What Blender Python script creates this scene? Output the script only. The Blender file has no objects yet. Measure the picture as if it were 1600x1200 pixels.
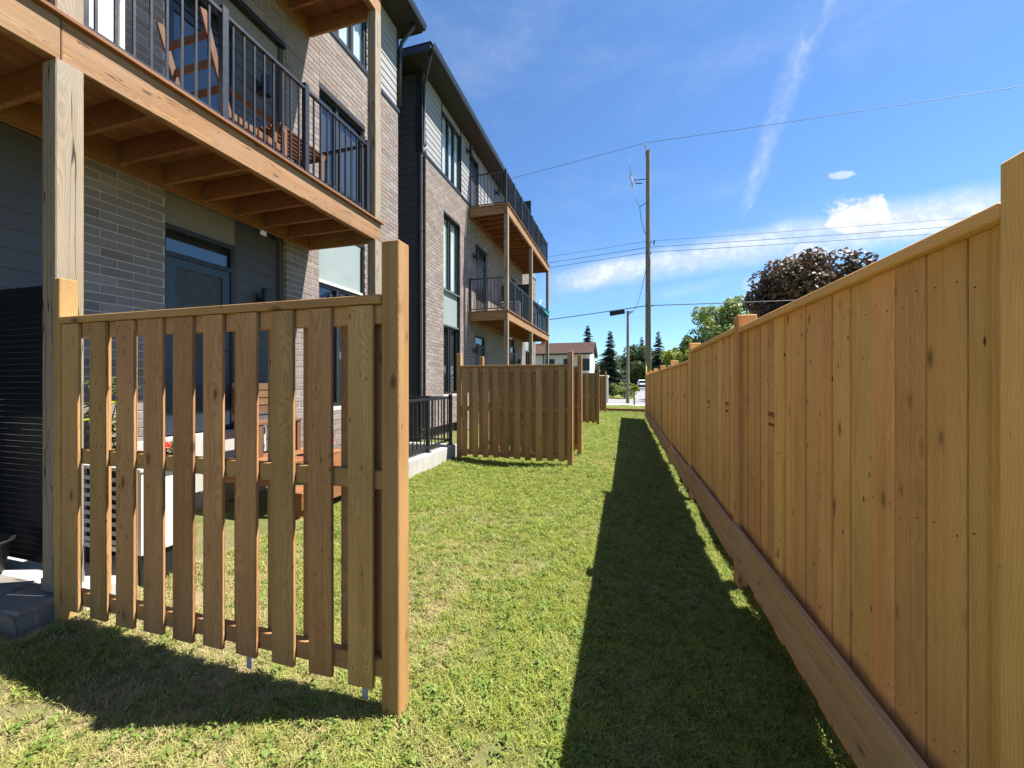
import bpy, bmesh, math, random
import numpy as np
from mathutils import Vector, Matrix
R = random.Random(7)
NR = np.random.default_rng(11)
rad = math.radians
SC = bpy.context.scene
COL = SC.collection

# ------------------------------------------------------------------ camera
cam_d = bpy.data.cameras.new('camera')
cam_d.sensor_width = 36.0
cam_d.lens = 615.0 / 1600.0 * 36.0
cam_d.shift_y = -3.0 / 1600.0
cam_d.clip_start = 0.05
cam_d.clip_end = 3000
cam = bpy.data.objects.new('camera', cam_d)
COL.objects.link(cam)
cam.location = (0, 0, 1.55)
cam.rotation_euler = (rad(90), 0, math.atan2(177, 615))
SC.camera = cam

# ------------------------------------------------------------------ light
SUN_TO = Vector((0.57, 0.19, 1.0)).normalized()
SUN_EL = math.asin(SUN_TO.z)
SUN_AZ = math.atan2(SUN_TO.x, SUN_TO.y)          # from +Y towards +X
sun_d = bpy.data.lights.new('sun', 'SUN')
sun_d.energy = 5.0
sun_d.angle = rad(0.53)
sun_d.color = (1.0, 0.94, 0.85)
sun = bpy.data.objects.new('sun', sun_d)
COL.objects.link(sun)
sun.rotation_euler = (-SUN_TO).to_track_quat('-Z', 'Y').to_euler()
SKY_STRENGTH = 0.069

SC.view_settings.view_transform = 'Standard'
SC.view_settings.look = 'None'
SC.view_settings.exposure = 1.44
SC.view_settings.gamma = 1.0
SC.view_settings.use_curve_mapping = False
SC.cycles.max_bounces = 8
SC.cycles.diffuse_bounces = 4
SC.cycles.transparent_max_bounces = 16


# ------------------------------------------------------------------ node helper
class NT:
    def __init__(s, tree):
        s.t = tree
    def n(s, typ, **kw):
        nd = s.t.nodes.new(typ)
        ins = kw.pop('i', {})
        for k, v in kw.items():
            setattr(nd, k, v)
        for k, v in ins.items():
            s.set(nd, k, v)
        return nd
    def set(s, nd, k, v):
        sock = nd.inputs[k]
        if isinstance(v, bpy.types.NodeSocket):
            s.t.links.new(v, sock)
        elif isinstance(v, bpy.types.Node):
            s.t.links.new(v.outputs[0], sock)
        else:
            sock.default_value = v
    def m(s, op, a, b=None, c=None, clamp=False):
        nd = s.n('ShaderNodeMath', operation=op, use_clamp=clamp)
        for k, v in enumerate((a, b, c)):
            if v is not None:
                s.set(nd, k, v)
        return nd.outputs[0]
    def vm(s, op, a, b=None):
        nd = s.n('ShaderNodeVectorMath', operation=op)
        s.set(nd, 0, a)
        if b is not None:
            s.set(nd, 1, b)
        return nd.outputs[0]
    def mix(s, f, a, b, bt='MIX'):
        nd = s.n('ShaderNodeMix', data_type='RGBA', blend_type=bt)
        s.set(nd, 0, f); s.set(nd, 6, a); s.set(nd, 7, b)
        return nd.outputs[2]
    def ramp(s, f, stops, interp='LINEAR'):
        nd = s.n('ShaderNodeValToRGB')
        cr = nd.color_ramp
        cr.interpolation = interp
        while len(cr.elements) < len(stops):
            cr.elements.new(0.5)
        for e, (p, c) in zip(cr.elements, stops):
            e.position = p
            e.color = c if len(c) == 4 else (*c, 1)
        s.set(nd, 0, f)
        return nd.outputs[0]
    def noise(s, vec, scale, detail=3, rough=0.55, dist=0.0):
        nd = s.n('ShaderNodeTexNoise', i={'Scale': scale, 'Detail': detail, 'Roughness': rough, 'Distortion': dist})
        if vec is not None:
            s.set(nd, 'Vector', vec)
        return nd.outputs[0]
    def sstep(s, v, lo, hi):
        nd = s.n('ShaderNodeMapRange', interpolation_type='SMOOTHSTEP')
        s.set(nd, 0, v); s.set(nd, 1, lo); s.set(nd, 2, hi)
        return nd.outputs[0]


def c4(c):
    return (c[0], c[1], c[2], 1.0)


# ------------------------------------------------------------------ world: Nishita sky with thin clouds
W = bpy.data.worlds.new('World')
SC.world = W
W.use_nodes = True
W.node_tree.nodes.clear()
w = NT(W.node_tree)
sky = w.n('ShaderNodeTexSky', sky_type='NISHITA', sun_disc=False, sun_elevation=SUN_EL, sun_rotation=SUN_AZ,
          altitude=100.0, air_density=1.0, dust_density=0.15, ozone_density=3.0)
dirv = w.n('ShaderNodeTexCoord').outputs['Generated']
sep = w.n('ShaderNodeSeparateXYZ', i={0: dirv})
yy = w.m('MAXIMUM', sep.outputs[1], 0.02)
ca = w.m('DIVIDE', sep.outputs[0], yy)      # X/Y : tangent-plane bearings, fixed to the world
cb = w.m('DIVIDE', sep.outputs[2], yy)      # Z/Y
front = w.sstep(sep.outputs[1], 0.02, 0.15)
F0 = 615.0
TH = math.atan2(177, F0); CC, SS = math.cos(TH), math.sin(TH)
def ab(x, y):
    t = (x - 800) / F0; v = (597 - y) / F0
    d = CC + t * SS
    return (t * CC - SS) / d, v / d
cvec = w.n('ShaderNodeCombineXYZ', i={0: ca, 1: cb, 2: 0.0}).outputs[0]
def band(p, q, w0, w1, amp, nscale, stretch, seed, lo, hi):
    """streak of thin cloud from direction p to q, half-width w0 -> w1"""
    (a0, b0), (a1, b1) = p, q
    L = math.hypot(a1 - a0, b1 - b0); ux, uy = (a1 - a0) / L, (b1 - b0) / L
    da = w.m('SUBTRACT', ca, a0); db = w.m('SUBTRACT', cb, b0)
    u = w.m('DIVIDE', w.m('ADD', w.m('MULTIPLY', da, ux), w.m('MULTIPLY', db, uy)), L)
    v = w.m('ADD', w.m('MULTIPLY', da, -uy), w.m('MULTIPLY', db, ux))
    wob = w.m('MULTIPLY', w.m('SUBTRACT', w.noise(w.n('ShaderNodeCombineXYZ', i={0: u, 1: seed, 2: 0.0}).outputs[0], 3.0, 3), 0.5), w0 * 1.6)
    v2 = w.m('ADD', v, wob)
    hw = w.m('ADD', w0, w.m('MULTIPLY', u, w1 - w0))
    hw = w.m('MAXIMUM', hw, 0.004)
    r = w.m('DIVIDE', w.m('ABSOLUTE', v2), hw)
    prof = w.m('SUBTRACT', 1.0, w.sstep(r, 0.15, 1.0))
    nz = w.noise(w.n('ShaderNodeCombineXYZ', i={0: w.m('MULTIPLY', u, L / stretch), 1: v, 2: seed}).outputs[0], nscale, 6, 0.62, 0.4)
    nz = w.sstep(nz, lo, hi)
    ends = w.m('MULTIPLY', w.sstep(u, -0.02, 0.18), w.m('SUBTRACT', 1.0, w.sstep(u, 0.85, 1.05)))
    return w.m('MULTIPLY', w.m('MULTIPLY', w.m('MULTIPLY', prof, nz), ends), amp)
def puff(p, sx, sy, amp, seed, nscale=16.0, flat=0.0):
    da = w.m('DIVIDE', w.m('SUBTRACT', ca, p[0]), sx)
    db = w.m('DIVIDE', w.m('SUBTRACT', cb, p[1]), sy)
    if flat:   # flatter underside
        db = w.m('MAXIMUM', db, w.m('MULTIPLY', db, -flat))
    rr = w.m('SQRT', w.m('ADD', w.m('MULTIPLY', da, da), w.m('MULTIPLY', db, db)))
    nz = w.noise(w.vm('ADD', cvec, (seed, seed * 0.7, 0)), nscale, 9, 0.66)
    rr = w.m('ADD', rr, w.m('MULTIPLY', w.m('SUBTRACT', nz, 0.5), 1.5))
    return w.m('MULTIPLY', w.m('SUBTRACT', 1.0, w.sstep(rr, 0.60, 0.95)), amp)
layers = [
    band(ab(840, 447), ab(1640, 306), 0.042, 0.070, 0.92, 6.0, 5.0, 2.3, 0.12, 0.66),
    band(ab(1150, 405), ab(1560, 350), 0.035, 0.030, 0.5, 6.0, 4.0, 7.1, 0.30, 0.8),
    band(ab(1146, 375), ab(1310, -70), 0.018, 0.052, 0.55, 16.0, 1.6, 4.9, 0.30, 0.85),
    band(ab(1250, 60), ab(1560, -120), 0.14, 0.26, 0.26, 3.0, 2.0, 9.4, 0.25, 0.95),
    band(ab(1010, 462), ab(1240, 425), 0.02, 0.025, 0.40, 8.0, 4.0, 12.0, 0.35, 0.8),
    band(ab(860, 520), ab(1080, 505), 0.03, 0.04, 0.28, 6.0, 4.0, 15.0, 0.35, 0.8),
    puff(ab(1343, 347), 0.088, 0.058, 1.0, 3.1, 24.0, 1.6),
    puff(ab(1318, 273), 0.026, 0.011, 0.6, 8.3, 30.0),
    puff(ab(1262, 402), 0.055, 0.038, 0.8, 5.7, 26.0),
    puff(ab(1180, 443), 0.04, 0.02, 0.3, 6.4, 30.0),
]
mask = layers[0]
for l in layers[1:]:
    mask = w.m('MAXIMUM', mask, l)
mask = w.m('MULTIPLY', mask, front)
hz = w.noise(w.vm('MULTIPLY', dirv, (1.0, 1.0, 3.0)), 2.2, 5, 0.6)
veil = w.m('MULTIPLY', w.sstep(hz, 0.48, 0.9), 0.22)
mask = w.m('MAXIMUM', mask, veil)
sky_col = w.mix(1.0, sky.outputs[0], (0.70, 0.93, 1.13, 1), 'MULTIPLY')
shade = w.sstep(w.noise(w.vm('ADD', cvec, (1.0, 0.012, 0.0)), 26.0, 5, 0.6), 0.40, 0.68)
ccol = w.mix(shade, (4.6, 4.95, 5.5, 1), (6.4, 6.5, 6.7, 1))
col = w.mix(mask, sky_col, ccol)
bg = w.n('ShaderNodeBackground', i={'Color': col, 'Strength': SKY_STRENGTH})
wo = w.n('ShaderNodeOutputWorld')
W.node_tree.links.new(bg.outputs[0], wo.inputs[0])


# ------------------------------------------------------------------ materials
def mat(name):
    m = bpy.data.materials.new(name)
    m.use_nodes = True
    m.node_tree.nodes.clear()
    t = NT(m.node_tree)
    out = t.n('ShaderNodeOutputMaterial')
    return m, t, out

def simple(name, color, rough=0.6, metal=0.0, spec=0.4, noise=0.0, nscale=6.0, bump=0.0, bscale=60.0):
    m, t, out = mat(name)
    p = t.n('ShaderNodeBsdfPrincipled', i={'Roughness': rough, 'Metallic': metal, 'Specular IOR Level': spec})
    co = t.n('ShaderNodeTexCoord').outputs['Object']
    rnd = t.n('ShaderNodeObjectInfo').outputs['Random']
    vec = t.vm('ADD', co, t.n('ShaderNodeCombineXYZ', i={0: t.m('MULTIPLY', rnd, 31.0), 1: t.m('MULTIPLY', rnd, 17.0), 2: 0.0}).outputs[0])
    if noise:
        f = t.noise(vec, nscale, 5, 0.6)
        lo = tuple(x * (1 - noise) for x in color); hi = tuple(min(1, x * (1 + noise)) for x in color)
        t.set(p, 'Base Color', t.ramp(f, [(0.3, lo), (0.7, hi)]))
        t.set(p, 'Roughness', t.m('ADD', rough - 0.08, t.m('MULTIPLY', f, 0.16)))
    else:
        p.inputs['Base Color'].default_value = c4(color)
    if bump:
        b = t.n('ShaderNodeBump', i={'Strength': bump, 'Distance': 0.01, 'Height': t.noise(vec, bscale, 4)})
        t.set(p, 'Normal', b)
    t.t.links.new(p.outputs[0], out.inputs[0])
    return m

def wood(name, axis, light, dark, knot=(0.05, 0.022, 0.01), ringmix=0.55, tint=0.22, grey=0.0, crack=0.0, knots=1.0, dots=0.0):
    """sawn board: growth rings cut lengthwise, fibres, knots; long axis = object axis"""
    m, t, out = mat(name)
    co = t.n('ShaderNodeTexCoord').outputs['Object']
    rnd = t.n('ShaderNodeObjectInfo').outputs['Random']
    off = t.n('ShaderNodeCombineXYZ', i={0: t.m('MULTIPLY', t.m('FRACT', t.m('MULTIPLY', rnd, 7.31)), 9.0),
                                         1: t.m('MULTIPLY', t.m('FRACT', t.m('MULTIPLY', rnd, 13.7)), 9.0),
                                         2: t.m('MULTIPLY', t.m('FRACT', t.m('MULTIPLY', rnd, 29.3)), 9.0)}).outputs[0]
    # bring the long axis to z
    s = t.n('ShaderNodeSeparateXYZ', i={0: co})
    o = {'X': (1, 2, 0), 'Y': (0, 2, 1), 'Z': (0, 1, 2)}[axis]
    p0 = t.n('ShaderNodeCombineXYZ', i={0: s.outputs[o[0]], 1: s.outputs[o[1]], 2: s.outputs[o[2]]}).outputs[0]
    p = t.vm('ADD', p0, off)
    # knots
    kv = t.vm('MULTIPLY', p, (8.0, 8.0, 3.4))
    vor = t.n('ShaderNodeTexVoronoi', feature='F1', i={'Vector': kv, 'Scale': 1.0, 'Randomness': 1.0})
    kd = vor.outputs['Distance']
    ksel = t.n('ShaderNodeSeparateColor', i={0: vor.outputs['Color']}).outputs[0]
    ksel = t.m('MULTIPLY', t.sstep(ksel, 0.42, 0.5), knots)
    kcore = t.m('MULTIPLY', t.m('SUBTRACT', 1.0, t.sstep(t.m('ADD', kd, t.m('MULTIPLY', t.m('SUBTRACT', t.noise(p, 90, 3), 0.5), 0.10)), 0.05, 0.15)), ksel)
    kpull = t.m('MULTIPLY', t.m('SUBTRACT', 1.0, t.sstep(kd, 0.0, 0.55)), ksel)
    # rings: distance from a pith line that wanders along the board
    wnd = t.n('ShaderNodeTexNoise', i={'Vector': t.vm('MULTIPLY', p, (0.6, 0.6, 1.3)), 'Scale': 1.0, 'Detail': 2.0})
    wv = t.vm('MULTIPLY', t.vm('SUBTRACT', wnd.outputs[1], (0.5, 0.5, 0.5)), (0.16, 0.16, 0))
    loc = t.n('ShaderNodeCombineXYZ', i={0: t.m('MULTIPLY', t.m('SUBTRACT', t.m('FRACT', t.m('MULTIPLY', rnd, 3.7)), 0.5), 0.16),
                                         1: t.m('ADD', 0.03, t.m('MULTIPLY', t.m('FRACT', t.m('MULTIPLY', rnd, 5.9)), 0.09)), 2: 0.0}).outputs[0]
    q = t.vm('ADD', t.vm('ADD', p0, loc), wv)
    sq = t.n('ShaderNodeSeparateXYZ', i={0: q})
    rr = t.m('SQRT', t.m('ADD', t.m('MULTIPLY', sq.outputs[0], sq.outputs[0]), t.m('MULTIPLY', sq.outputs[1], sq.outputs[1])))
    rr = t.m('ADD', rr, t.m('MULTIPLY', kpull, 0.035))
    rr = t.m('ADD', rr, t.m('MULTIPLY', t.noise(t.vm('MULTIPLY', p, (1, 1, 0.15)), 22, 3), 0.012))
    ph = t.m('FRACT', t.m('MULTIPLY', rr, 95.0))
    ring = t.m('MULTIPLY', t.sstep(ph, 0.15, 0.85), t.m('SUBTRACT', 1.0, t.sstep(ph, 0.9, 1.0)))
    fib = t.noise(t.vm('MULTIPLY', p, (1, 1, 0.03)), 190, 4, 0.7)
    streak = t.noise(t.vm('MULTIPLY', p, (1, 1, 0.05)), 26, 3, 0.6)
    blot = t.noise(t.vm('MULTIPLY', p, (1, 1, 0.35)), 4.5, 3, 0.6)
    f = t.m('ADD', t.m('MULTIPLY', ring, ringmix), t.m('ADD', t.m('MULTIPLY', t.m('SUBTRACT', streak, 0.35), 0.75), t.m('MULTIPLY', t.m('SUBTRACT', fib, 0.5), 0.7)), clamp=True)
    base = t.mix(f, c4(light), c4(dark))
    mid = tuple((a + b) * 0.5 for a, b in zip(light, dark))
    base = t.mix(t.m('MULTIPLY', t.sstep(blot, 0.45, 0.75), 0.45), base, c4(tuple(x * 0.72 for x in mid)))
    wide = t.noise(t.vm('MULTIPLY', p, (1, 1, 0.02)), 17, 2, 0.5)
    base = t.mix(t.m('MULTIPLY', t.sstep(wide, 0.5, 0.72), 0.5), base, c4((mid[0] * 0.86, mid[1] * 0.74, mid[2] * 0.6)))
    # pale side streaks and per-board tint
    base = t.mix(t.m('MULTIPLY', t.sstep(blot, 0.5, 0.2), 0.30), base, c4(tuple(min(1, x * 1.18) for x in light)))
    tv = t.m('ADD', 1.0 - tint, t.m('MULTIPLY', t.m('FRACT', t.m('MULTIPLY', rnd, 91.7)), 2 * tint))
    hs = t.n('ShaderNodeHueSaturation', i={'Hue': t.m('ADD', 0.488, t.m('MULTIPLY', t.m('FRACT', t.m('MULTIPLY', rnd, 47.1)), 0.022)), 'Saturation': 1.0, 'Value': tv, 'Color': base})
    base = hs.outputs[0]
    base = t.mix(t.m('MULTIPLY', t.m('MULTIPLY', t.m('SUBTRACT', 1.0, t.sstep(kd, 0.08, 0.22)), ksel), 0.32), base, c4(tuple(x * 0.6 for x in dark)))
    stain = t.noise(t.vm('MULTIPLY', p, (1, 1, 0.12)), 7.0, 6, 0.7)
    base = t.mix(t.m('MULTIPLY', t.sstep(stain, 0.54, 0.78), 0.42), base, c4(tuple(x * 0.42 for x in mid)))
    if grey:
        base = t.mix(t.m('MULTIPLY', t.sstep(t.noise(t.vm('MULTIPLY', p, (1, 1, 0.2)), 9, 4), 0.3, 0.7), grey), base, (0.27, 0.235, 0.19, 1))
    base = t.mix(t.m('MULTIPLY', kcore, 0.68), base, c4(knot))
    if dots:   # short dark pitch flecks
        dv = t.n('ShaderNodeTexVoronoi', feature='F1', i={'Vector': t.vm('MULTIPLY', p, (26, 26, 9.0)), 'Scale': 1.0})
        dsel = t.n('ShaderNodeSeparateColor', i={0: dv.outputs['Color']}).outputs[1]
        dm = t.m('MULTIPLY', t.m('SUBTRACT', 1.0, t.sstep(dv.outputs['Distance'], 0.07, 0.17)), t.sstep(dsel, 0.72, 0.76))
        base = t.mix(t.m('MULTIPLY', dm, dots), base, c4(knot))
    hgt = t.m('SUBTRACT', t.m('MULTIPLY', fib, 0.6), t.m('MULTIPLY', ring, 0.35))
    if crack:
        cv = t.noise(t.vm('MULTIPLY', p, (1, 1, 0.045)), 15, 2, 0.5, 0.3)
        cm = t.m('SUBTRACT', 1.0, t.sstep(t.m('ABSOLUTE', t.m('SUBTRACT', cv, 0.56)), 0.002, 0.012))
        base = t.mix(t.m('MULTIPLY', cm, crack), base, (0.03, 0.018, 0.01, 1))
        hgt = t.m('SUBTRACT', hgt, t.m('MULTIPLY', cm, 2.0))
    bmp = t.n('ShaderNodeBump', i={'Strength': 0.45, 'Distance': 0.002, 'Height': hgt})
    pr = t.n('ShaderNodeBsdfPrincipled', i={'Base Color': base, 'Roughness': t.m('ADD', 0.62, t.m('MULTIPLY', fib, 0.2)), 'Specular IOR Level': 0.25, 'Normal': bmp})
    t.t.links.new(pr.outputs[0], out.inputs[0])
    return m

# tan pressure-treated pine of fence, browner one of screens, weathered deck timber
FL, FD = (0.82, 0.485, 0.195), (0.54, 0.275, 0.095)
SL, SD = (0.47, 0.272, 0.115), (0.26, 0.134, 0.050)
DL, DD = (0.37, 0.205, 0.088), (0.20, 0.095, 0.037)
CL, CD = (0.30, 0.135, 0.060), (0.15, 0.060, 0.025)
M = {}
for ax in 'XYZ':
    M['fence' + ax] = wood('fence_wood_' + ax, ax, FL, FD, tint=0.15, dots=0.95, ringmix=0.30, knots=1.0)
    M['screen' + ax] = wood('screen_wood_' + ax, ax, SL, SD, tint=0.15, dots=0.7, ringmix=0.42)
    M['deck' + ax] = wood('deck_timber_' + ax, ax, DL, DD, tint=0.10, crack=0.8, dots=1.0, grey=0.25, ringmix=0.75)
    M['cedar' + ax] = wood('joist_wood_' + ax, ax, CL, CD, tint=0.15, knots=0.6)
    M['post' + ax] = wood('weathered_post_' + ax, ax, (0.33, 0.255, 0.175), (0.18, 0.13, 0.085), tint=0.06, grey=0.7, crack=0.95, knots=0.7)
FURN = {}
for ax in 'XYZ':
    FURN[ax] = wood('furniture_wood_' + ax, ax, (0.20, 0.105, 0.058), (0.11, 0.052, 0.027), tint=0.1, knots=0.2)
M['kick'] = wood('kickboard_wood', 'Y', (0.60, 0.385, 0.225), (0.42, 0.25, 0.135), tint=0.06, dots=0.8)
M['black'] = simple('black_powder_coat', (0.022, 0.025, 0.032), 0.38, 0.0, 0.5, 0.2, 20)
M['blackfabric'] = simple('black_mesh_fabric', (0.006, 0.007, 0.009), 0.35, 0.0, 0.4)
M['white'] = simple('white_enamel', (0.66, 0.66, 0.63), 0.35, 0.0, 0.5, 0.06, 5)
M['trim'] = simple('black_window_frame', (0.018, 0.02, 0.023), 0.45, 0.0, 0.45)
M['galv'] = simple('galvanised_steel', (0.42, 0.43, 0.44), 0.4, 0.85, 0.5, 0.2, 30)
M['panel'] = simple('grey_green_spandrel', (0.25, 0.295, 0.285), 0.32, 0.0, 0.5, 0.05, 3)
M['soffit'] = simple('dark_soffit', (0.035, 0.036, 0.04), 0.6, 0, 0.3)
M['roof'] = simple('dark_roofing', (0.03, 0.03, 0.033), 0.85, 0, 0.2, 0.3, 30)
M['gutter'] = simple('black_gutter', (0.028, 0.03, 0.034), 0.35, 0, 0.5)
M['nail'] = simple('dark_nail', (0.06, 0.04, 0.028), 0.5, 0.4)
M['ink'] = simple('stamp_ink', (0.03, 0.018, 0.012), 0.9, 0, 0.1)
M['red'] = simple('red_plastic', (0.55, 0.02, 0.02), 0.4)
M['green_pl'] = simple('green_plastic', (0.02, 0.16, 0.08), 0.4)
M['terracotta'] = simple('terracotta', (0.42, 0.15, 0.07), 0.75, 0, 0.3, 0.15, 14)
M['rubber'] = simple('black_rubber', (0.012, 0.012, 0.014), 0.5)
M['doorp'] = simple('dark_door_paint', (0.022, 0.035, 0.05), 0.4, 0, 0.5)
M['beige'] = simple('beige_panel', (0.20, 0.185, 0.155), 0.7, 0, 0.3, 0.06, 8)
M['teal'] = simple('teal_umbrella_cloth', (0.01, 0.16, 0.18), 0.8)
M['curtain'] = simple('curtain_cloth', (0.62, 0.64, 0.62), 0.9)
M['umber'] = simple('brown_roof_shingle', (0.145, 0.095, 0.075), 0.9, 0, 0.2, 0.3, 5)
M['stucco'] = simple('white_stucco', (0.66, 0.67, 0.68), 0.9, 0, 0.2, 0.06, 3)
M['cream'] = simple('cream_siding', (0.46, 0.47, 0.43), 0.8, 0, 0.2, 0.06, 3)
M['asphalt'] = simple('asphalt', (0.22, 0.22, 0.225), 0.9, 0, 0.2, 0.15, 3, 0.3, 80)
M['polewood'] = wood('grey_pole_wood', 'Z', (0.26, 0.23, 0.19), (0.15, 0.13, 0.105), tint=0.03, crack=0.7, knots=0.2)
M['porcelain'] = simple('grey_porcelain', (0.50, 0.51, 0.53), 0.3)
M['wire'] = simple('wire_black', (0.07, 0.08, 0.10), 0.6)
M['yellow'] = simple('yellow_guard', (0.65, 0.48, 0.03), 0.5)
M['carpaint'] = simple('white_car_paint', (0.75, 0.76, 0.78), 0.25, 0, 0.5)
M['siding_lit'] = simple('siding_sunlit_tone', (0.25, 0.25, 0.255), 0.62, 0, 0.3, 0.05, 4)  # the one siding with sunlight put into its colour, for the top floors
M['siding_shaded'] = simple('siding_shaded_tone', (0.080, 0.080, 0.083), 0.6, 0, 0.3, 0.06, 4)  # same siding with shade put into its colour: end walls, door bays, left wing

def glass_mat():
    m, t, out = mat('window_glass')
    fr = t.n('ShaderNodeFresnel', i={'IOR': 1.9})
    tr = t.n('ShaderNodeBsdfTransparent', i={'Color': (0.90, 0.94, 0.94, 1)})
    gl = t.n('ShaderNodeBsdfGlossy', i={'Roughness': 0.012, 'Color': (0.9, 0.95, 1, 1)})
    mx = t.n('ShaderNodeMixShader', i={0: t.m('MULTIPLY', fr.outputs[0], t.m('SUBTRACT', 1.0, t.n('ShaderNodeNewGeometry').outputs['Backfacing'])), 1: tr.outputs[0], 2: gl.outputs[0]})
    t.t.links.new(mx.outputs[0], out.inputs[0])
    return m
M['glass'] = glass_mat()
M['blind'] = simple('blind_behind_glass', (0.055, 0.052, 0.046), 0.35, 0, 0.2, 0.3, 14)
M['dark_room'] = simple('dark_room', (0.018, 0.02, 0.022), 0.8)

def brick_mat():
    m, t, out = mat('taupe_brick')
    rnd = t.n('ShaderNodeObjectInfo').outputs['Random']
    at = t.n('ShaderNodeAttribute', attribute_name='tint').outputs['Fac']
    v = t.m('FRACT', t.m('ADD', rnd, at))
    g = t.n('ShaderNodeNewGeometry').outputs['Position']
    nz = t.noise(g, 22, 5, 0.65)
    fine = t.noise(g, 160, 3, 0.6)
    base = t.ramp(v, [(0.0, (0.178, 0.140, 0.122)), (0.35, (0.238, 0.195, 0.174)), (0.65, (0.205, 0.168, 0.150)), (1.0, (0.278, 0.234, 0.212))])
    base = t.mix(t.m('MULTIPLY', t.sstep(nz, 0.35, 0.75), 0.35), base, (0.17, 0.145, 0.135, 1))
    base = t.mix(t.m('MULTIPLY', t.sstep(fine, 0.6, 0.75), 0.3), base, (0.40, 0.36, 0.33, 1))
    b = t.n('ShaderNodeBump', i={'Strength': 0.5, 'Distance': 0.003, 'Height': fine})
    p = t.n('ShaderNodeBsdfPrincipled', i={'Base Color': base, 'Roughness': 0.88, 'Specular IOR Level': 0.2, 'Normal': b})
    t.t.links.new(p.outputs[0], out.inputs[0])
    return m
M['brick'] = brick_mat()
M['mortar'] = simple('pale_mortar', (0.46, 0.43, 0.405), 0.95, 0, 0.1, 0.08, 12, 0.4, 120)

def concrete_mat(name, c):
    m, t, out = mat(name)
    g = t.n('ShaderNodeNewGeometry').outputs['Position']
    a = t.noise(g, 3.0, 5, 0.6); b = t.noise(g, 40, 4, 0.6); d = t.noise(t.vm('MULTIPLY', g, (1, 1, 0.2)), 9, 3)
    base = t.ramp(t.m('ADD', t.m('MULTIPLY', a, 0.6), t.m('MULTIPLY', b, 0.4)), [(0.3, tuple(x * 0.75 for x in c)), (0.7, tuple(x * 1.12 for x in c))])
    base = t.mix(t.m('MULTIPLY', t.sstep(d, 0.55, 0.8), 0.35), base, c4(tuple(x * 0.55 for x in c)))
    bp = t.n('ShaderNodeBump', i={'Strength': 0.5, 'Distance': 0.004, 'Height': b})
    p = t.n('ShaderNodeBsdfPrincipled', i={'Base Color': base, 'Roughness': 0.9, 'Specular IOR Level': 0.2, 'Normal': bp})
    t.t.links.new(p.outputs[0], out.inputs[0])
    return m
M['concrete'] = concrete_mat('pale_concrete', (0.42, 0.41, 0.385))
M['stone'] = concrete_mat('grey_block_stone', (0.21, 0.195, 0.17))

# lawn colour field shared by soil and blades: world position -> (dryness)
def dryness(t):
    g = t.n('ShaderNodeNewGeometry').outputs['Position']
    big = t.noise(t.vm('MULTIPLY', g, (1.0, 1.0, 0.0)), 0.85, 3, 0.55)
    sm = t.noise(t.vm('MULTIPLY', g, (1.0, 1.0, 0.0)), 4.2, 3, 0.6)
    s = t.n('ShaderNodeSeparateXYZ', i={0: g})
    near = t.m('SUBTRACT', 1.0, t.sstep(s.outputs[1], 1.2, 4.5))          # the worn strip by the camera
    left = t.m('SUBTRACT', 1.0, t.sstep(s.outputs[0], -1.6, -0.1))
    bias = t.m('MULTIPLY', t.m('MULTIPLY', near, left), 0.17)
    v = t.m('ADD', t.m('ADD', t.m('MULTIPLY', big, 0.55), t.m('MULTIPLY', sm, 0.45)), bias)
    return t.sstep(v, 0.47, 0.76), g

def soil_mat():
    m, t, out = mat('lawn_soil')
    dry, g = dryness(t)
    s = t.n('ShaderNodeSeparateXYZ', i={0: g})
    f = t.noise(g, 60, 4, 0.7); f2 = t.noise(g, 9, 4, 0.6)
    green = t.ramp(f, [(0.3, (0.07, 0.085, 0.022)), (0.7, (0.15, 0.165, 0.05))])
    thatch = t.ramp(f, [(0.25, (0.14, 0.105, 0.065)), (0.75, (0.34, 0.27, 0.165))])
    near = t.mix(dry, green, thatch)
    far = t.ramp(f2, [(0.3, (0.11, 0.13, 0.03)), (0.7, (0.20, 0.20, 0.06))])
    base = t.mix(t.sstep(s.outputs[1], 18.0, 24.0), near, far)
    bp = t.n('ShaderNodeBump', i={'Strength': 0.8, 'Distance': 0.02, 'Height': f})
    p = t.n('ShaderNodeBsdfPrincipled', i={'Base Color': base, 'Roughness': 0.95, 'Specular IOR Level': 0.1, 'Normal': bp})
    t.t.links.new(p.outputs[0], out.inputs[0])
    return m
M['soil'] = soil_mat()

def blade_mat(kind):
    m, t, out = mat('grass_blade_' + kind)
    dry, g = dryness(t)
    rnd = t.n('ShaderNodeObjectInfo').outputs['Random']
    at = t.n('ShaderNodeAttribute', attribute_name='tint').outputs['Fac']
    v = t.m('FRACT', t.m('ADD', rnd, at))
    if kind == 'clover':
        col = t.ramp(v, [(0.0, (0.11, 0.18, 0.03)), (1.0, (0.20, 0.28, 0.06))])
    else:
        grn = t.ramp(v, [(0.0, (0.17, 0.225, 0.028)), (0.5, (0.30, 0.36, 0.06)), (1.0, (0.46, 0.47, 0.12))])
        straw = t.ramp(v, [(0.0, (0.40, 0.34, 0.15)), (0.5, (0.52, 0.44, 0.24)), (1.0, (0.36, 0.35, 0.12))])
        fd = t.m('ADD', t.m('MULTIPLY', dry, 0.9), t.m('MULTIPLY', t.sstep(v, 0.80, 0.84), 0.35), clamp=True)
        col = t.mix(fd, grn, straw)
    d = t.n('ShaderNodeBsdfPrincipled', i={'Base Color': col, 'Roughness': 0.55, 'Specular IOR Level': 0.25})
    tr = t.n('ShaderNodeBsdfTranslucent', i={'Color': col})
    mx = t.n('ShaderNodeMixShader', i={0: 0.35, 1: d.outputs[0], 2: tr.outputs[0]})
    t.t.links.new(mx.outputs[0], out.inputs[0])
    return m
M['blade'] = blade_mat('lawn')
M['clover'] = blade_mat('clover')

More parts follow.
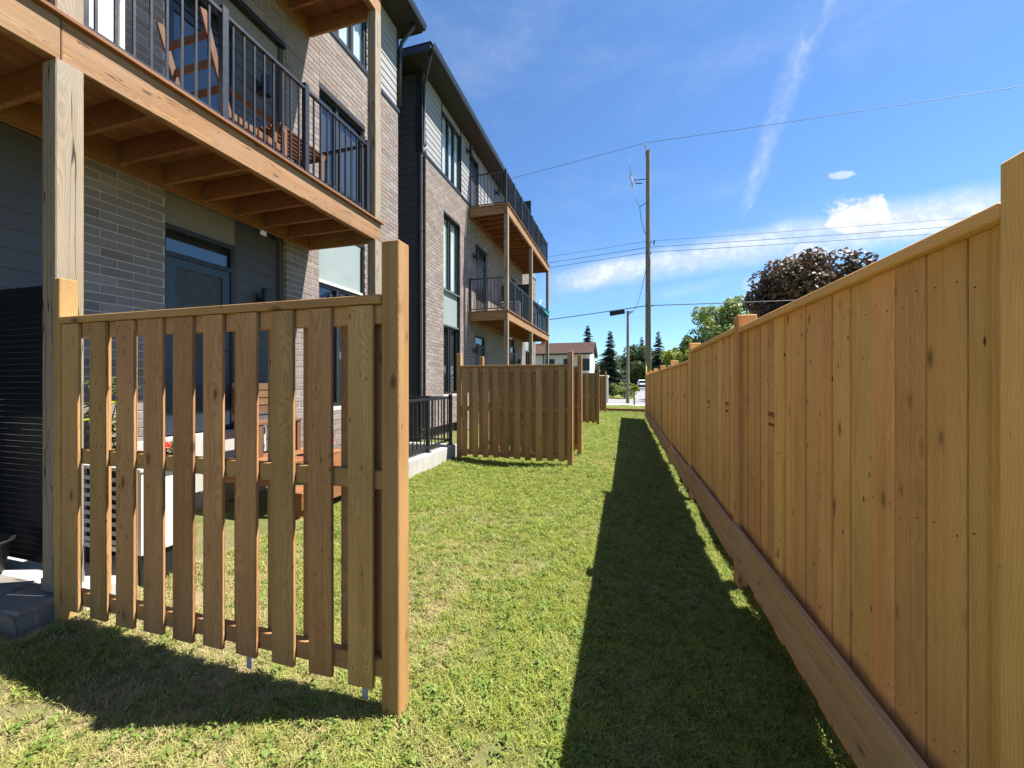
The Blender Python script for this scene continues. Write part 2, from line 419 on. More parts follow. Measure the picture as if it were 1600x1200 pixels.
def leaf_mat(name, stops, trans=0.35):
    m, t, out = mat(name)
    at = t.n('ShaderNodeAttribute', attribute_name='tint').outputs['Fac']
    col = t.ramp(at, stops)
    d = t.n('ShaderNodeBsdfPrincipled', i={'Base Color': col, 'Roughness': 0.5, 'Specular IOR Level': 0.3})
    tr = t.n('ShaderNodeBsdfTranslucent', i={'Color': col})
    mx = t.n('ShaderNodeMixShader', i={0: trans, 1: d.outputs[0], 2: tr.outputs[0]})
    t.t.links.new(mx.outputs[0], out.inputs[0])
    return m
M['leaf_green'] = leaf_mat('leaf_green', [(0, (0.05, 0.085, 0.02)), (1, (0.11, 0.16, 0.04))])
M['leaf_dark'] = leaf_mat('leaf_dark', [(0, (0.025, 0.05, 0.014)), (1, (0.06, 0.10, 0.025))])
M['leaf_lime'] = leaf_mat('leaf_lime', [(0, (0.14, 0.19, 0.02)), (1, (0.28, 0.31, 0.04))])
M['leaf_pale'] = leaf_mat('leaf_pale', [(0, (0.15, 0.21, 0.045)), (1, (0.31, 0.37, 0.10))])
M['leaf_maroon'] = leaf_mat('leaf_maroon', [(0, (0.038, 0.021, 0.014)), (0.5, (0.095, 0.056, 0.030)), (1, (0.20, 0.135, 0.065))], 0.2)
M['needle'] = leaf_mat('needle', [(0, (0.036, 0.062, 0.042)), (1, (0.10, 0.135, 0.085))], 0.1)
M['bark'] = simple('bark', (0.11, 0.085, 0.065), 0.95, 0, 0.1, 0.35, 14, 0.6, 30)


# ------------------------------------------------------------------ mesh / object helpers
def link(name, me, parent=None, loc=(0, 0, 0), rot=None):
    o = bpy.data.objects.new(name, me)
    COL.objects.link(o)
    o.location = loc
    if rot is not None:
        o.rotation_euler = rot
    if parent is not None:
        o.parent = parent
    return o

def thing(name, label, cat, loc=(0, 0, 0), rot=(0, 0, 0), group=None):
    o = bpy.data.objects.new(name, None)
    o.empty_display_size = 0.2
    COL.objects.link(o)
    o.location = loc; o.rotation_euler = rot
    o['label'] = label; o['category'] = cat
    if group:
        o['group'] = group
    return o

def tag(o, label, cat, group=None):
    o['label'] = label; o['category'] = cat
    if group:
        o['group'] = group
    return o

_cache = {}
def box_mesh(sx, sy, sz, bev, m):
    key = (round(sx, 4), round(sy, 4), round(sz, 4), bev, m.name)
    if key in _cache:
        return _cache[key]
    bm = bmesh.new()
    bmesh.ops.create_cube(bm, size=1.0)
    bmesh.ops.scale(bm, vec=(sx, sy, sz), verts=bm.verts)
    if bev:
        bmesh.ops.bevel(bm, geom=bm.edges[:], offset=bev, segments=1, affect='EDGES', profile=0.5)
    me = bpy.data.meshes.new('box')
    bm.to_mesh(me); bm.free()
    me.materials.append(m)
    _cache[key] = me
    return me

def box(name, lo, hi, m, parent=None, bev=0.0):
    """axis box from corner lo to corner hi in the parent's space"""
    s = [abs(b - a) for a, b in zip(lo, hi)]
    c = [(a + b) / 2 for a, b in zip(lo, hi)]
    return link(name, box_mesh(*s, bev, m), parent, c)

def plank_mesh(w, h, g, vgroove, m, depth=0.024):
    """tongued board: face narrower than the back lip; optional V groove down the face; -X is the face"""
    key = ('pl', round(w, 3), round(h, 3), round(g, 4), vgroove, m.name)
    if key in _cache:
        return _cache[key]
    a = w / 2 - g; b = w / 2 + 0.013; f = -depth / 2; k = depth / 2; mid = f + 0.016
    pts = [(f, -a + 0.0015)]
    if vgroove:
        v = vgroove - 1.0
        c = v * w * 0.2
        pts += [(f, c - 0.0055), (f + 0.006, c), (f, c + 0.0055)]
    pts += [(f, a - 0.0015), (f + 0.0015, a), (mid, a), (mid, b), (k, b), (k, -a + 0.004), (mid, -a), (f + 0.0015, -a)]
    n = len(pts)
    V = [(x, y, -h / 2) for x, y in pts] + [(x, y, h / 2) for x, y in pts]
    Fc = [tuple(range(n)), tuple(range(n, 2 * n))[::-1]] + [(i, n + i, n + (i + 1) % n, (i + 1) % n) for i in range(n)]
    me = bpy.data.meshes.new('plank')
    me.from_pydata(V, [], Fc); me.materials.append(m)
    bm = bmesh.new(); bm.from_mesh(me); bmesh.ops.recalc_face_normals(bm, faces=bm.faces); bm.to_mesh(me); bm.free()
    _cache[key] = me
    return me

def bm_box(bm, lo, hi, rot=None, bev=0.0):
    r = bmesh.ops.create_cube(bm, size=1.0)
    vs = r['verts']
    s = [abs(b - a) for a, b in zip(lo, hi)]
    c = Vector([(a + b) / 2 for a, b in zip(lo, hi)])
    bmesh.ops.scale(bm, vec=s, verts=vs)
    if rot is not None:
        bmesh.ops.rotate(bm, cent=(0, 0, 0), matrix=rot, verts=vs)
    bmesh.ops.translate(bm, vec=c, verts=vs)
    return vs

def bm_cyl(bm, a, b, r0, r1=None, seg=10, cap=True):
    a, b = Vector(a), Vector(b)
    d = b - a
    r1 = r0 if r1 is None else r1
    res = bmesh.ops.create_cone(bm, cap_ends=cap, segments=seg, radius1=r0, radius2=r1, depth=d.length)
    q = d.to_track_quat('Z', 'Y').to_matrix()
    bmesh.ops.rotate(bm, cent=(0, 0, 0), matrix=q, verts=res['verts'])
    bmesh.ops.translate(bm, vec=(a + b) / 2, verts=res['verts'])
    return res['verts']

def bm_obj(name, bm, m, parent=None, loc=(0, 0, 0), smooth=False, rot=None):
    me = bpy.data.meshes.new(name)
    bm.to_mesh(me); bm.free()
    if smooth:
        for p in me.polygons:
            p.use_smooth = True
    for mm in (m if isinstance(m, (list, tuple)) else [m]):
        me.materials.append(mm)
    return link(name, me, parent, loc, rot)

def py_obj(name, verts, faces, m, parent=None, loc=(0, 0, 0), tint=None, smooth=False):
    me = bpy.data.meshes.new(name)
    me.from_pydata([tuple(v) for v in verts], [], [tuple(f) for f in faces])
    if tint is not None:
        a = me.attributes.new('tint', 'FLOAT', 'POINT')
        a.data.foreach_set('value', np.asarray(tint, dtype=np.float32))
    me.materials.append(m)
    if smooth:
        me.polygons.foreach_set('use_smooth', [True] * len(me.polygons))
    me.update()
    return link(name, me, parent, loc)

def tube_obj(name, pts, r, m, parent=None, seg=6):
    bm = bmesh.new()
    rings = []
    n = len(pts)
    P = [Vector(p) for p in pts]
    for k in range(n):
        d = (P[min(k + 1, n - 1)] - P[max(k - 1, 0)]).normalized()
        u = d.cross(Vector((0, 0, 1)))
        if u.length < 1e-3:
            u = Vector((1, 0, 0))
        u.normalize(); v = d.cross(u)
        rr = r[k] if isinstance(r, (list, tuple)) else r
        rings.append([bm.verts.new(P[k] + (u * math.cos(2 * math.pi * j / seg) + v * math.sin(2 * math.pi * j / seg)) * rr) for j in range(seg)])
    for k in range(n - 1):
        for j in range(seg):
            bm.faces.new((rings[k][j], rings[k][(j + 1) % seg], rings[k + 1][(j + 1) % seg], rings[k + 1][j]))
    bm.faces.new(rings[0][::-1]); bm.faces.new(rings[-1])
    bmesh.ops.recalc_face_normals(bm, faces=bm.faces)
    return bm_obj(name, bm, m, parent, smooth=True)

def sm(t):
    t = min(1.0, max(0.0, t))
    return t * t * (3 - 2 * t)

def gz(x, y):
    """lawn height: falls to the swale at the fence, rises to the houses"""
    fade = 1.0 - sm((y - 19.0) / 3.0)
    if x > -1:
        z = -0.16 * sm((x + 1.0) / 1.9)
        if x > 0.94:      # the neighbour's side lies higher
            z += (0.235 + 0.03 * math.sin(y * 2.9) + 0.02 * math.sin(y * 7.1 + 1.0)) * sm((x - 0.94) / 0.09)
    else:
        z = 0.05 * sm((-2.5 - x) / 0.9)
    z *= fade
    z += 0.012 * math.sin(x * 2.1 + 0.6 * y) * math.cos(y * 1.7 - x) * fade
    if y > 40:
        z += min(0.012 * (y - 40), 1.0)
    return z


# ================================================================== SETTING
# ---- ground: one sheet out to the horizon
def build_ground():
    xs = sorted(set([-900, -500, -250, -120, -60, -35, -20, -14, -10, -8] + list(np.round(np.arange(-7, 2.01, 0.25), 3)) + [0.88, 0.94, 0.97, 1.03, 1.1, 3, 5, 8, 12, 18, 30, 60, 120, 250, 500, 900]))
    ys = sorted(set([-400, -150, -50, -20, -8, -4] + list(np.round(np.arange(-2, 24.01, 0.25), 3)) + [26, 28, 30, 33, 36, 40, 45, 50, 60, 75, 90, 110, 125, 150, 200, 300, 500, 900, 1500]))
    V = [(x, y, gz(x, y)) for y in ys for x in xs]
    nx = len(xs)
    Fc = [(j * nx + i, j * nx + i + 1, (j + 1) * nx + i + 1, (j + 1) * nx + i) for j in range(len(ys) - 1) for i in range(nx - 1)]
    o = py_obj('ground', V, Fc, M['soil'], smooth=True)
    o['kind'] = 'structure'
build_ground()

# ---- lawn: clumps of real blades instanced over the lawn by geometry nodes, all in ONE object
def build_lawn():
    V, Fc, T, cid = [], [], [], []
    NV = 8
    rng = np.random.default_rng(5)
    for k in range(NV):
        clover = k == NV - 1
        n = 9 if clover else 22
        for b in range(n):
            a = rng.uniform(0, 2 * math.pi); r = 0.045 * math.sqrt(rng.uniform())
            bx, by = r * math.cos(a), r * math.sin(a)
            tv = rng.uniform()
            if clover:
                h = rng.uniform(0.02, 0.045); s = rng.uniform(0.006, 0.011)
                i0 = len(V)
                tx, ty = rng.normal(0, 0.35, 2)
                for q in range(6):
                    an = q * math.pi / 3
                    dx, dy = s * math.cos(an), s * math.sin(an)
                    V.append((bx + dx, by + dy, h + dx * tx + dy * ty)); T.append(tv); cid.append(k)
                Fc.append(tuple(range(i0, i0 + 6)))
                continue
            h = rng.uniform(0.018, 0.048) * (0.8 + 0.08 * k)
            wd = rng.uniform(0.0016, 0.0030)
            az = rng.uniform(0, 2 * math.pi)
            lean = rng.uniform(0.3, 1.7)
            ux, uy = math.cos(az), math.sin(az)
            px, py_ = -uy, ux
            i0 = len(V)
            for q, (fr, wf) in enumerate(((0, 1.0), (0.5, 0.85), (1.0, 0.0))):
                bend = lean * fr * fr
                cx = bx + ux * h * bend; cy = by + uy * h * bend
                cz = h * fr * (1 - 0.28 * min(lean, 1.0) * fr) - 0.004
                if wf:
                    V += [(cx + px * wd * wf, cy + py_ * wd * wf, cz), (cx - px * wd * wf, cy - py_ * wd * wf, cz)]
                    T += [tv, tv]; cid += [k, k]
                else:
                    V.append((cx, cy, cz)); T.append(tv); cid.append(k)
            Fc += [(i0, i0 + 1, i0 + 3, i0 + 2), (i0 + 2, i0 + 3, i0 + 4)]
    mats = [1 if cid[f[0]] == NV - 1 else 0 for f in Fc]
    nproto = len(V)
    # where the clumps stand
    pts, scl = [], []
    def scatter(x0, x1, y0, y1, dens, s0, s1):
        n = int((x1 - x0) * (y1 - y0) * dens)
        P = rng.uniform((x0, y0), (x1, y1), (n, 2))
        for x, y in P:
            if x < -3.36 and y > 1.36:
                continue
            if x < -3.22 and y > 4.9:
                continue
            # thin where the turf is worn
            wn = 0.5 + 0.5 * math.sin(3.1 * x + 1.3 * math.sin(2.3 * y)) * math.cos(2.7 * y + 0.8 * math.sin(3.7 * x))
            if y < 4.5 and x < -0.3 and wn > 0.62 and rng.uniform() < 0.60:
                continue
            pts.append((x, y, gz(x, y))); scl.append(rng.uniform(s0, s1) * (0.9 if x > 0.6 else 1.0))
    scatter(-4.6, 0.96, 0.3, 3.2, 2000, 0.55, 1.0)
    scatter(-4.2, 0.96, 3.2, 6.5, 1200, 0.65, 1.1)
    scatter(-3.6, 0.96, 6.5, 12.0, 520, 1.0, 1.6)
    scatter(-3.4, 0.96, 12.0, 21.3, 280, 1.3, 2.0)
    scatter(-4.6, 1.15, -1.5, 0.3, 250, 0.9, 1.4)
    scatter(-3.4, 1.15, 21.7, 26.4, 150, 1.5, 2.4)
    V += pts
    T += [0.0] * len(pts)
    cid += [-1] * len(pts)
    me = bpy.data.meshes.new('grass')
    me.from_pydata(V, [], Fc)
    a = me.attributes.new('tint', 'FLOAT', 'POINT'); a.data.foreach_set('value', np.array(T, np.float32))
    a = me.attributes.new('cid', 'INT', 'POINT'); a.data.foreach_set('value', np.array(cid, np.int32))
    a = me.attributes.new('gs', 'FLOAT', 'POINT'); a.data.foreach_set('value', np.array([1.0] * nproto + scl, np.float32))
    me.materials.append(M['blade']); me.materials.append(M['clover'])
    me.polygons.foreach_set('material_index', mats)
    o = link('grass', me)
    o['kind'] = 'stuff'
    ng = bpy.data.node_groups.new('scatter_grass', 'GeometryNodeTree')
    ng.interface.new_socket('Geometry', in_out='INPUT', socket_type='NodeSocketGeometry')
    ng.interface.new_socket('Geometry', in_out='OUTPUT', socket_type='NodeSocketGeometry')
    t = NT(ng)
    gi = t.n('NodeGroupInput'); go = t.n('NodeGroupOutput')
    ca_ = t.n('GeometryNodeInputNamedAttribute', data_type='INT', i={'Name': 'cid'})
    gs_ = t.n('GeometryNodeInputNamedAttribute', data_type='FLOAT', i={'Name': 'gs'})
    def sel(k):
        cmp_ = t.n('FunctionNodeCompare', data_type='INT', operation='EQUAL')
        ia = [s for s in cmp_.inputs if s.type == 'INT']
        ng.links.new(ca_.outputs[0], ia[0]); ia[1].default_value = k
        sg = t.n('GeometryNodeSeparateGeometry', domain='POINT')
        ng.links.new(gi.outputs[0], sg.inputs[0]); ng.links.new(cmp_.outputs[0], sg.inputs['Selection'])
        return sg.outputs[0]
    join = t.n('GeometryNodeJoinGeometry')
    for k in range(NV):
        g2i = t.n('GeometryNodeGeometryToInstance')
        ng.links.new(sel(k), g2i.inputs[0])
        ng.links.new(g2i.outputs[0], join.inputs[0])
    iop = t.n('GeometryNodeInstanceOnPoints')
    ng.links.new(sel(-1), iop.inputs['Points'])
    ng.links.new(join.outputs[0], iop.inputs['Instance'])
    iop.inputs['Pick Instance'].default_value = True
    rz = t.n('FunctionNodeRandomValue', data_type='FLOAT_VECTOR')
    rz.inputs[0].default_value = (-0.12, -0.12, 0.0); rz.inputs[1].default_value = (0.12, 0.12, 6.283)
    ng.links.new(rz.outputs[0], iop.inputs['Rotation'])
    ri = t.n('FunctionNodeRandomValue', data_type='INT')
    ii = [s for s in ri.inputs if s.type == 'INT' and s.name in ('Min', 'Max')]
    ii[0].default_value = 0; ii[1].default_value = NV * 50
    ri.inputs['Seed'].default_value = 4
    mn = t.n('ShaderNodeMath', operation='MINIMUM')      # clover is one clump in twenty or so
    io = [s for s in ri.outputs if s.type == 'INT'][0]
    md = t.n('ShaderNodeMath', operation='MODULO')
    # values 0..21 -> mod 7 (grass), above -> clover
    ng.links.new(io, md.inputs[0]); md.inputs[1].default_value = NV - 1
    gt = t.n('ShaderNodeMath', operation='GREATER_THAN'); ng.links.new(io, gt.inputs[0]); gt.inputs[1].default_value = NV * 50 - 2
    ad = t.n('ShaderNodeMath', operation='MULTIPLY_ADD'); ng.links.new(gt.outputs[0], ad.inputs[0]); ad.inputs[1].default_value = 100.0
    ng.links.new(md.outputs[0], ad.inputs[2])
    ng.links.new(ad.outputs[0], mn.inputs[0]); mn.inputs[1].default_value = NV - 1
    ng.links.new(mn.outputs[0], iop.inputs['Instance Index'])
    ng.links.new(gs_.outputs[0], iop.inputs['Scale'])
    ng.links.new(iop.outputs[0], go.inputs[0])
    md_ = o.modifiers.new('scatter', 'NODES'); md_.node_group = ng
build_lawn()

def sheet(name, x0, x1, y0, y1, dz, m):
    ys = sorted(set([y0, y1] + [y for y in (20, 22, 23, 24, 26, 28, 30, 33, 36, 40, 45, 50, 60, 75, 90, 110) if y0 < y < y1]))
    V = []
    for y in ys:
        V += [(x0, y, gz(6, y) * (y > 23) + dz), (x1, y, gz(6, y) * (y > 23) + dz)]
    Fc = [(2 * k, 2 * k + 1, 2 * k + 3, 2 * k + 2) for k in range(len(ys) - 1)]
    o = py_obj(name, V, Fc, m); o['kind'] = 'structure'
    return o
sheet('sidewalk', -60, 60, 26.6, 29.2, 0.02, M['concrete'])
sheet('road', -80, 80, 29.9, 37.0, 0.012, M['asphalt'])
sheet('driveway', 0.9, 6.5, 37.0, 110.0, 0.016, M['asphalt'])
sheet('path', -9.0, -2.6, 40.0, 44.5, 0.016, M['concrete'])
tag(box('timber_edging', (-3.2, 21.4, -0.05), (1.05, 21.55, 0.16), M['cedarX'], None, 0.006),
    'low brown timber edging board across the far end of the lawn', 'edging')


# ================================================================== RIGHT FENCE
def nails_bm(spots, axis, r=0.0026):
    """little dark nail heads; spots on a face whose outward normal is -X or -Y"""
    bm = bmesh.new()
    for p in spots:
        d = Vector((-0.0015, 0, 0)) if axis == 'X' else Vector((0, -0.0015, 0))
        bm_cyl(bm, Vector(p) - d * 0.3, Vector(p) + d, r, seg=6)
    return bm

def build_fence():
    f = thing('board_fence', 'long tan board fence with capped panels and kickboard along the right of the lawn', 'fence', (0.93, 1.14, 0))
    X0, Y0 = 0.93, 1.14
    step = 2.5
    nails = []
    rr = random.Random(3)
    for i in range(-1, 8):
        y = Y0 + i * step
        ztop = {-1: 2.09, 0: 2.095, 1: 2.105, 2: 2.11}.get(i, 1.99)
        box('post', (0.895 - X0, y - Y0, -0.6), (1.035 - X0, y + 0.14 - Y0, ztop), M['fenceZ'], f, 0.006)
    stamps = {0: [(2.948, 1.30)], 1: [(4.995, 1.285), (4.138, 1.31)], 2: [(6.9, 1.29), (7.8, 1.29), (8.6, 1.29)], 3: [(9.6, 1.27)]}
    for i in range(-1, 7):
        ya, yb = Y0 + i * step + 0.14, Y0 + (i + 1) * step
        top = {-1: 1.985, 0: 2.0, 1: 2.02}.get(i, 1.875)
        zb = {1: 0.135}.get(i, 0.11)
        # rails behind the boards
        for zr in (0.45, 1.1, 1.82 if i < 2 else 1.70):
            box('rail', (0.955 - X0, ya + 0.004 - Y0, zr - 0.045), (0.993 - X0, yb - 0.004 - Y0, zr + 0.045), M['fenceY'], f)
        # cap
        box('cap_rail', (0.895 - X0, ya + 0.002 - Y0, top - 0.042), (0.99 - X0, yb - 0.002 - Y0, top), M['fenceY'], f, 0.004)
        # boards
        n = 16
        ws = [rr.uniform(0.13, 0.152) for _ in range(n)]
        k = (yb - ya) / sum(ws)
        yc = ya
        for q in range(n):
            wd = round(ws[q] * k, 3)
            y1 = yc + ws[q] * k
            g = rr.choice((0.002, 0.0045, 0.007, 0.0095))
            dx = rr.choice((-0.005, -0.002, 0.0, 0.003, 0.005))
            zbq = zb + rr.choice((-0.02, -0.01, -0.04, 0.0, 0.01)) if (i > 0 or (i == 0 and q > 13)) else -0.06
            h = top - 0.045 - zbq
            pl = link('plank', plank_mesh(wd, h, g, rr.choice((0, 0, 1.0, 0.9, 1.3)), M['fenceZ']), f,
                      (0.942 + dx - X0, (yc + y1) / 2 - Y0, (top - 0.045 + zbq) / 2), (0, 0, rr.uniform(-0.008, 0.008)))
            for zr in (0.45, 1.1, 1.82 if i < 2 else 1.70):
                for fy in (0.22, 0.78):
                    if yc + wd * fy < 9.0:
                        nails.append((0.942 + dx - 0.0121 - X0, yc + wd * fy + rr.uniform(-0.01, 0.01) - Y0, zr + rr.uniform(-0.035, 0.035)))
            for (sy, sz) in stamps.get(i, []):
                if yc <= sy < y1:
                    bm = bmesh.new()
                    xx = -0.0127
                    def mark(a, b, c, d):
                        bm_box(bm, (xx, a, c), (xx + 0.0006, b, d))
                    hw = wd / 2 - 0.012
                    mark(-hw, hw, 0.046, 0.051); mark(-hw, hw, 0.022, 0.027)
                    for c in range(11):       # small line of print, worn to dashes
                        y_ = -hw + c * 2 * hw / 11
                        mark(y_ + 0.001, y_ + rr.uniform(0.005, 0.008), 0.030, 0.043)
                    for c in range(5):
                        y_ = -hw + 0.008 + c * 2 * hw / 5.4
                        mark(y_, y_ + 0.0035, 0.004 + rr.uniform(0, 0.004), 0.017)
                    for c in range(6):
                        y_ = -hw + 0.004 + c * 2 * hw / 6.3
                        hh = rr.uniform(0.012, 0.017)
                        mark(y_, y_ + 0.006, -0.042, -0.040 + hh * 1.3); mark(y_ + 0.008, y_ + 0.013, -0.042, -0.038 + hh)
                        mark(y_, y_ + 0.013, -0.033, -0.028)
                    bm_obj('grade_stamp', bm, M['ink'], pl, (0, 0, sz - (top - 0.045 + zbq) / 2))
            yc = y1
        # two stacked kickboards fixed across the posts
        ka, kb = (ya - 0.07, yb + 0.07)
        kz = {-1: 0.395, 0: 0.375, 1: 0.345}.get(i, 0.30 - 0.015 * (i % 2))
        tilt = 0.0 if i < 2 else 0.010 * (1 if i % 2 else -1)
        for (a, b) in ((kz - 0.142, kz), (kz - 0.286, kz - 0.145)):
            kbz = box('kickboard', (0.853 - X0, ka + 0.0015 - Y0, a), (0.892 - X0, kb - 0.0015 - Y0, b), M['kick'], f, 0.004)
            kbz.rotation_euler = (tilt * 0.6, 0, 0)
    o = bm_obj('nail_heads', nails_bm(nails, 'X'), M['nail'], f)
    o['kind'] = 'stuff'
build_fence()


# ================================================================== SLATTED PRIVACY SCREENS
def build_screen(y, xl, xr, ptop_r, ptop_l, zt, zb, nplank, label, drop=0.0, dense=False, seed=1, lw=0.055, straps=False):
    """board-on-board screen square to the houses; front face at y"""
    rr = random.Random(seed)
    t = thing('privacy_screen', label, 'privacy screen', (xr, y, 0), group='slatted wooden privacy screens standing on the lawn')
    pw = 0.092
    L = xr - xl
    box('post', (0, 0, -0.5), (pw, 0.09, ptop_r), M['screenZ'], t, 0.005)
    box('post', (-L - lw, 0, -0.3), (-L, 0.09, ptop_l), M['screenZ'], t, 0.004)
    for z in (zt - 0.089 - 0.042, (zt + zb) / 2 + 0.005, zb + 0.04):
        r = box('rail', (-L + 0.002, 0.026, z), (-0.002, 0.064, z + 0.089), M['screenX'], t, 0.003)
        bm = bmesh.new()
        bm_box(bm, (-0.0035, 0.018, z - 0.008), (-0.0005, 0.0255, z + 0.085)); bm_box(bm, (-L, 0.016, z - 0.004), (-L + 0.0015, 0.0255, z + 0.06))
        bm_obj('rail_bracket', bm, M['galv'], t)
    box('cap_rail', (-L + 0.001, -0.006, zt - 0.041), (-0.001, 0.098, zt), M['screenX'], t, 0.003)
    pitch = L / nplank
    nails = []
    for k in range(nplank):
        x0 = -L + k * pitch + (0.045 if k else 0.02) * (L / 2.33)
        wd = rr.uniform(0.133, 0.148) * (0.84 if dense else 1.0)
        zz = zb + rr.uniform(-0.012, 0.012)
        o = link('plank', box_mesh(round(wd, 3), 0.021, round(zt - 0.045 - zz, 3), 0.003, M['screenZ']), t,
                 (x0 + wd / 2, 0.0135 + rr.uniform(-0.002, 0.002), (zt - 0.045 + zz) / 2), (0, rr.uniform(-0.003, 0.003), rr.uniform(-0.02, 0.02)))
        for z in (zt - 0.09, (zt + zb) / 2 + 0.05, zb + 0.085):
            for fx in (0.2, 0.8):
                nails.append((x0 + wd * fx + rr.uniform(-0.008, 0.008), 0.0028, z + rr.uniform(-0.02, 0.02)))
    nb = nplank if dense else nplank
    for k in range(nb):                       # boards on the far side stand in the gaps
        wd = rr.uniform(0.135, 0.147)
        x0 = -L + (k + 0.5) * pitch + (0.070 if not dense else 0.045)
        if x0 + wd > -0.004:
            x0 = -0.004 - wd
        zz = zb + rr.uniform(0.0, 0.05)
        link('plank', box_mesh(round(wd, 3), 0.021, round(zt - 0.05 - zz, 3), 0.003, M['screenZ']), t,
             (x0 + wd / 2, 0.0765, (zt - 0.05 + zz) / 2), (0, 0, rr.uniform(-0.02, 0.02)))
    if straps:
        for x in (-0.86, -0.14):
            box('strap', (x, 0.05, zb - 0.10), (x + 0.030, 0.054, zb + 0.03), M['porcelain'], t)
    o = bm_obj('nail_heads', nails_bm(nails, 'Y', 0.003), M['nail'], t)
    o['kind'] = 'stuff'
    return t
build_screen(1.575, -3.385, -1.08, 2.20, 2.20, 1.955, 0.125, 10, 'nearest tall slatted privacy screen, weathered brown, large in the left foreground', seed=2, straps=True)
build_screen(7.13, -3.10, -1.005, 2.11, 2.11, 1.875, 0.10, 10, 'middle privacy screen just past the black terrace railing, with its full face showing', dense=True, seed=5, lw=0.085)
build_screen(8.25, -3.05, -0.96, 2.12, 2.12, 1.88, 0.12, 10, 'privacy screen right behind the one past the black railing, mostly hidden by it', dense=True, seed=8, lw=0.085)
build_screen(14.30, -3.15, -0.98, 2.12, 2.05, 1.88, 0.10, 10, 'second farthest privacy screen, showing past the edge of the hidden one', dense=True, seed=11, lw=0.085)
build_screen(20.30, -3.15, -1.0, 2.10, 2.05, 1.86, 0.10, 10, 'farthest privacy screen near the end of the lawn beside white framed shelter', dense=True, seed=14, lw=0.085)


# ================================================================== HOUSES
FX = -4.87          # brick face of the rear walls
BL, BH, MJ = 0.257, 0.077, 0.0125

def brick_rects(rects):
    """running bond over rects (y0,y1,z0,z1) -> list of (yc, zc, len)"""
    out = []
    for (y0, y1, z0, z1) in rects:
        n0 = int(math.floor(z0 / (BH + MJ)))
        n1 = int(math.ceil(z1 / (BH + MJ)))
        for r in range(n0, n1):
            a = r * (BH + MJ); b = a + BH
            if a < z0 - 0.02 or b > z1 + 0.03:
                continue
            off = (BL + MJ) * (0.5 if r % 2 else 0.0)
            s = math.floor((y0 - off) / (BL + MJ))
            yb = s * (BL + MJ) + off
            while yb < y1:
                p, q = max(yb, y0), min(yb + BL, y1)
                if q - p > 0.035:
                    out.append(((p + q) / 2, (a + b) / 2, q - p))
                yb += BL + MJ
    return out

def lay_bricks(parent, ox, oy, rects, singles, rng):
    """mortar sheet plus bricks; 'singles' nearest ones are separate objects"""
    for (y0, y1, z0, z1) in rects:
        box('mortar', (FX - 0.11 - ox, y0 + 0.002 - oy, z0), (FX - 0.006 - ox, y1 - 0.002 - oy, z1), M['mortar'], parent)
        if z0 > 1.5:      # steel angle carrying the bricks over an opening
            box('lintel', (FX - 0.10 - ox, y0 + 0.004 - oy, z0 - 0.012), (FX + 0.003 - ox, y1 - 0.004 - oy, z0 + 0.060), M['trim'], parent)
    bl = brick_rects(rects)
    bl.sort(key=lambda b: math.hypot(b[0], FX, b[1] - 1.55) + (4.0 if b[1] < 0.9 else 0.0) + (0 if b[0] > 1.5 else 50))
    for (yc, zc, ln) in bl[:singles]:
        link('brick', box_mesh(0.06, round(ln, 2), BH, 0.002, M['brick']), parent,
             (FX - 0.03 - ox + rng.uniform(-0.0015, 0.0015), yc - oy, zc))
    V, Fc, T = [], [], []
    for (yc, zc, ln) in bl[singles:]:
        i = len(V); x1 = FX - ox + rng.uniform(-0.0015, 0.0015); x0 = x1 - 0.02
        a, b, c, d = yc - oy - ln / 2, yc - oy + ln / 2, zc - BH / 2, zc + BH / 2
        V += [(x1, a, c), (x1, b, c), (x1, b, d), (x1, a, d), (x0, a, c), (x0, b, c), (x0, b, d), (x0, a, d)]
        T += [rng.random()] * 8
        Fc += [(i, i + 1, i + 2, i + 3), (i + 3, i + 2, i + 6, i + 7), (i + 4, i + 5, i + 1, i), (i + 1, i + 5, i + 6, i + 2), (i + 4, i, i + 3, i + 7)]
    if V:
        o = py_obj('bricks', V, Fc, M['brick'], parent, tint=T)
        o['kind'] = 'stuff'

def lap_mesh(length, reveal, m, key=None):
    k = ('lap', round(length, 3), round(reveal, 3), m.name)
    if k in _cache:
        return _cache[k]
    h = reveal + 0.012
    # wedge: thick at the foot, thin at the head, facing +X, length along Y
    pts = [(0.0, 0.0), (0.016, 0.0), (0.017, 0.006), (0.004, h), (0.0, h)]
    V = [(x, -length / 2, z) for x, z in pts] + [(x, length / 2, z) for x, z in pts]
    n = len(pts)
    Fc = [tuple(range(n))[::-1], tuple(range(n, 2 * n))] + [(i, (i + 1) % n, n + (i + 1) % n, n + i) for i in range(n)]
    me = bpy.data.meshes.new('lap_board')
    me.from_pydata(V, [], Fc); me.materials.append(m)
    bm = bmesh.new(); bm.from_mesh(me); bmesh.ops.recalc_face_normals(bm, faces=bm.faces); bm.to_mesh(me); bm.free()
    _cache[k] = me
    return me

def lay_siding(parent, ox, oy, xface, y0, y1, z0, z1, m, reveal=0.167):
    """lap boards on a wall facing +X"""
    n = max(1, round((z1 - z0) / reveal))
    rv = (z1 - z0) / n
    me = lap_mesh(y1 - y0 - 0.004, rv, m)
    for k in range(n):
        link('siding_board', me, parent, (xface - ox, (y0 + y1) / 2 - oy, z0 + k * rv))

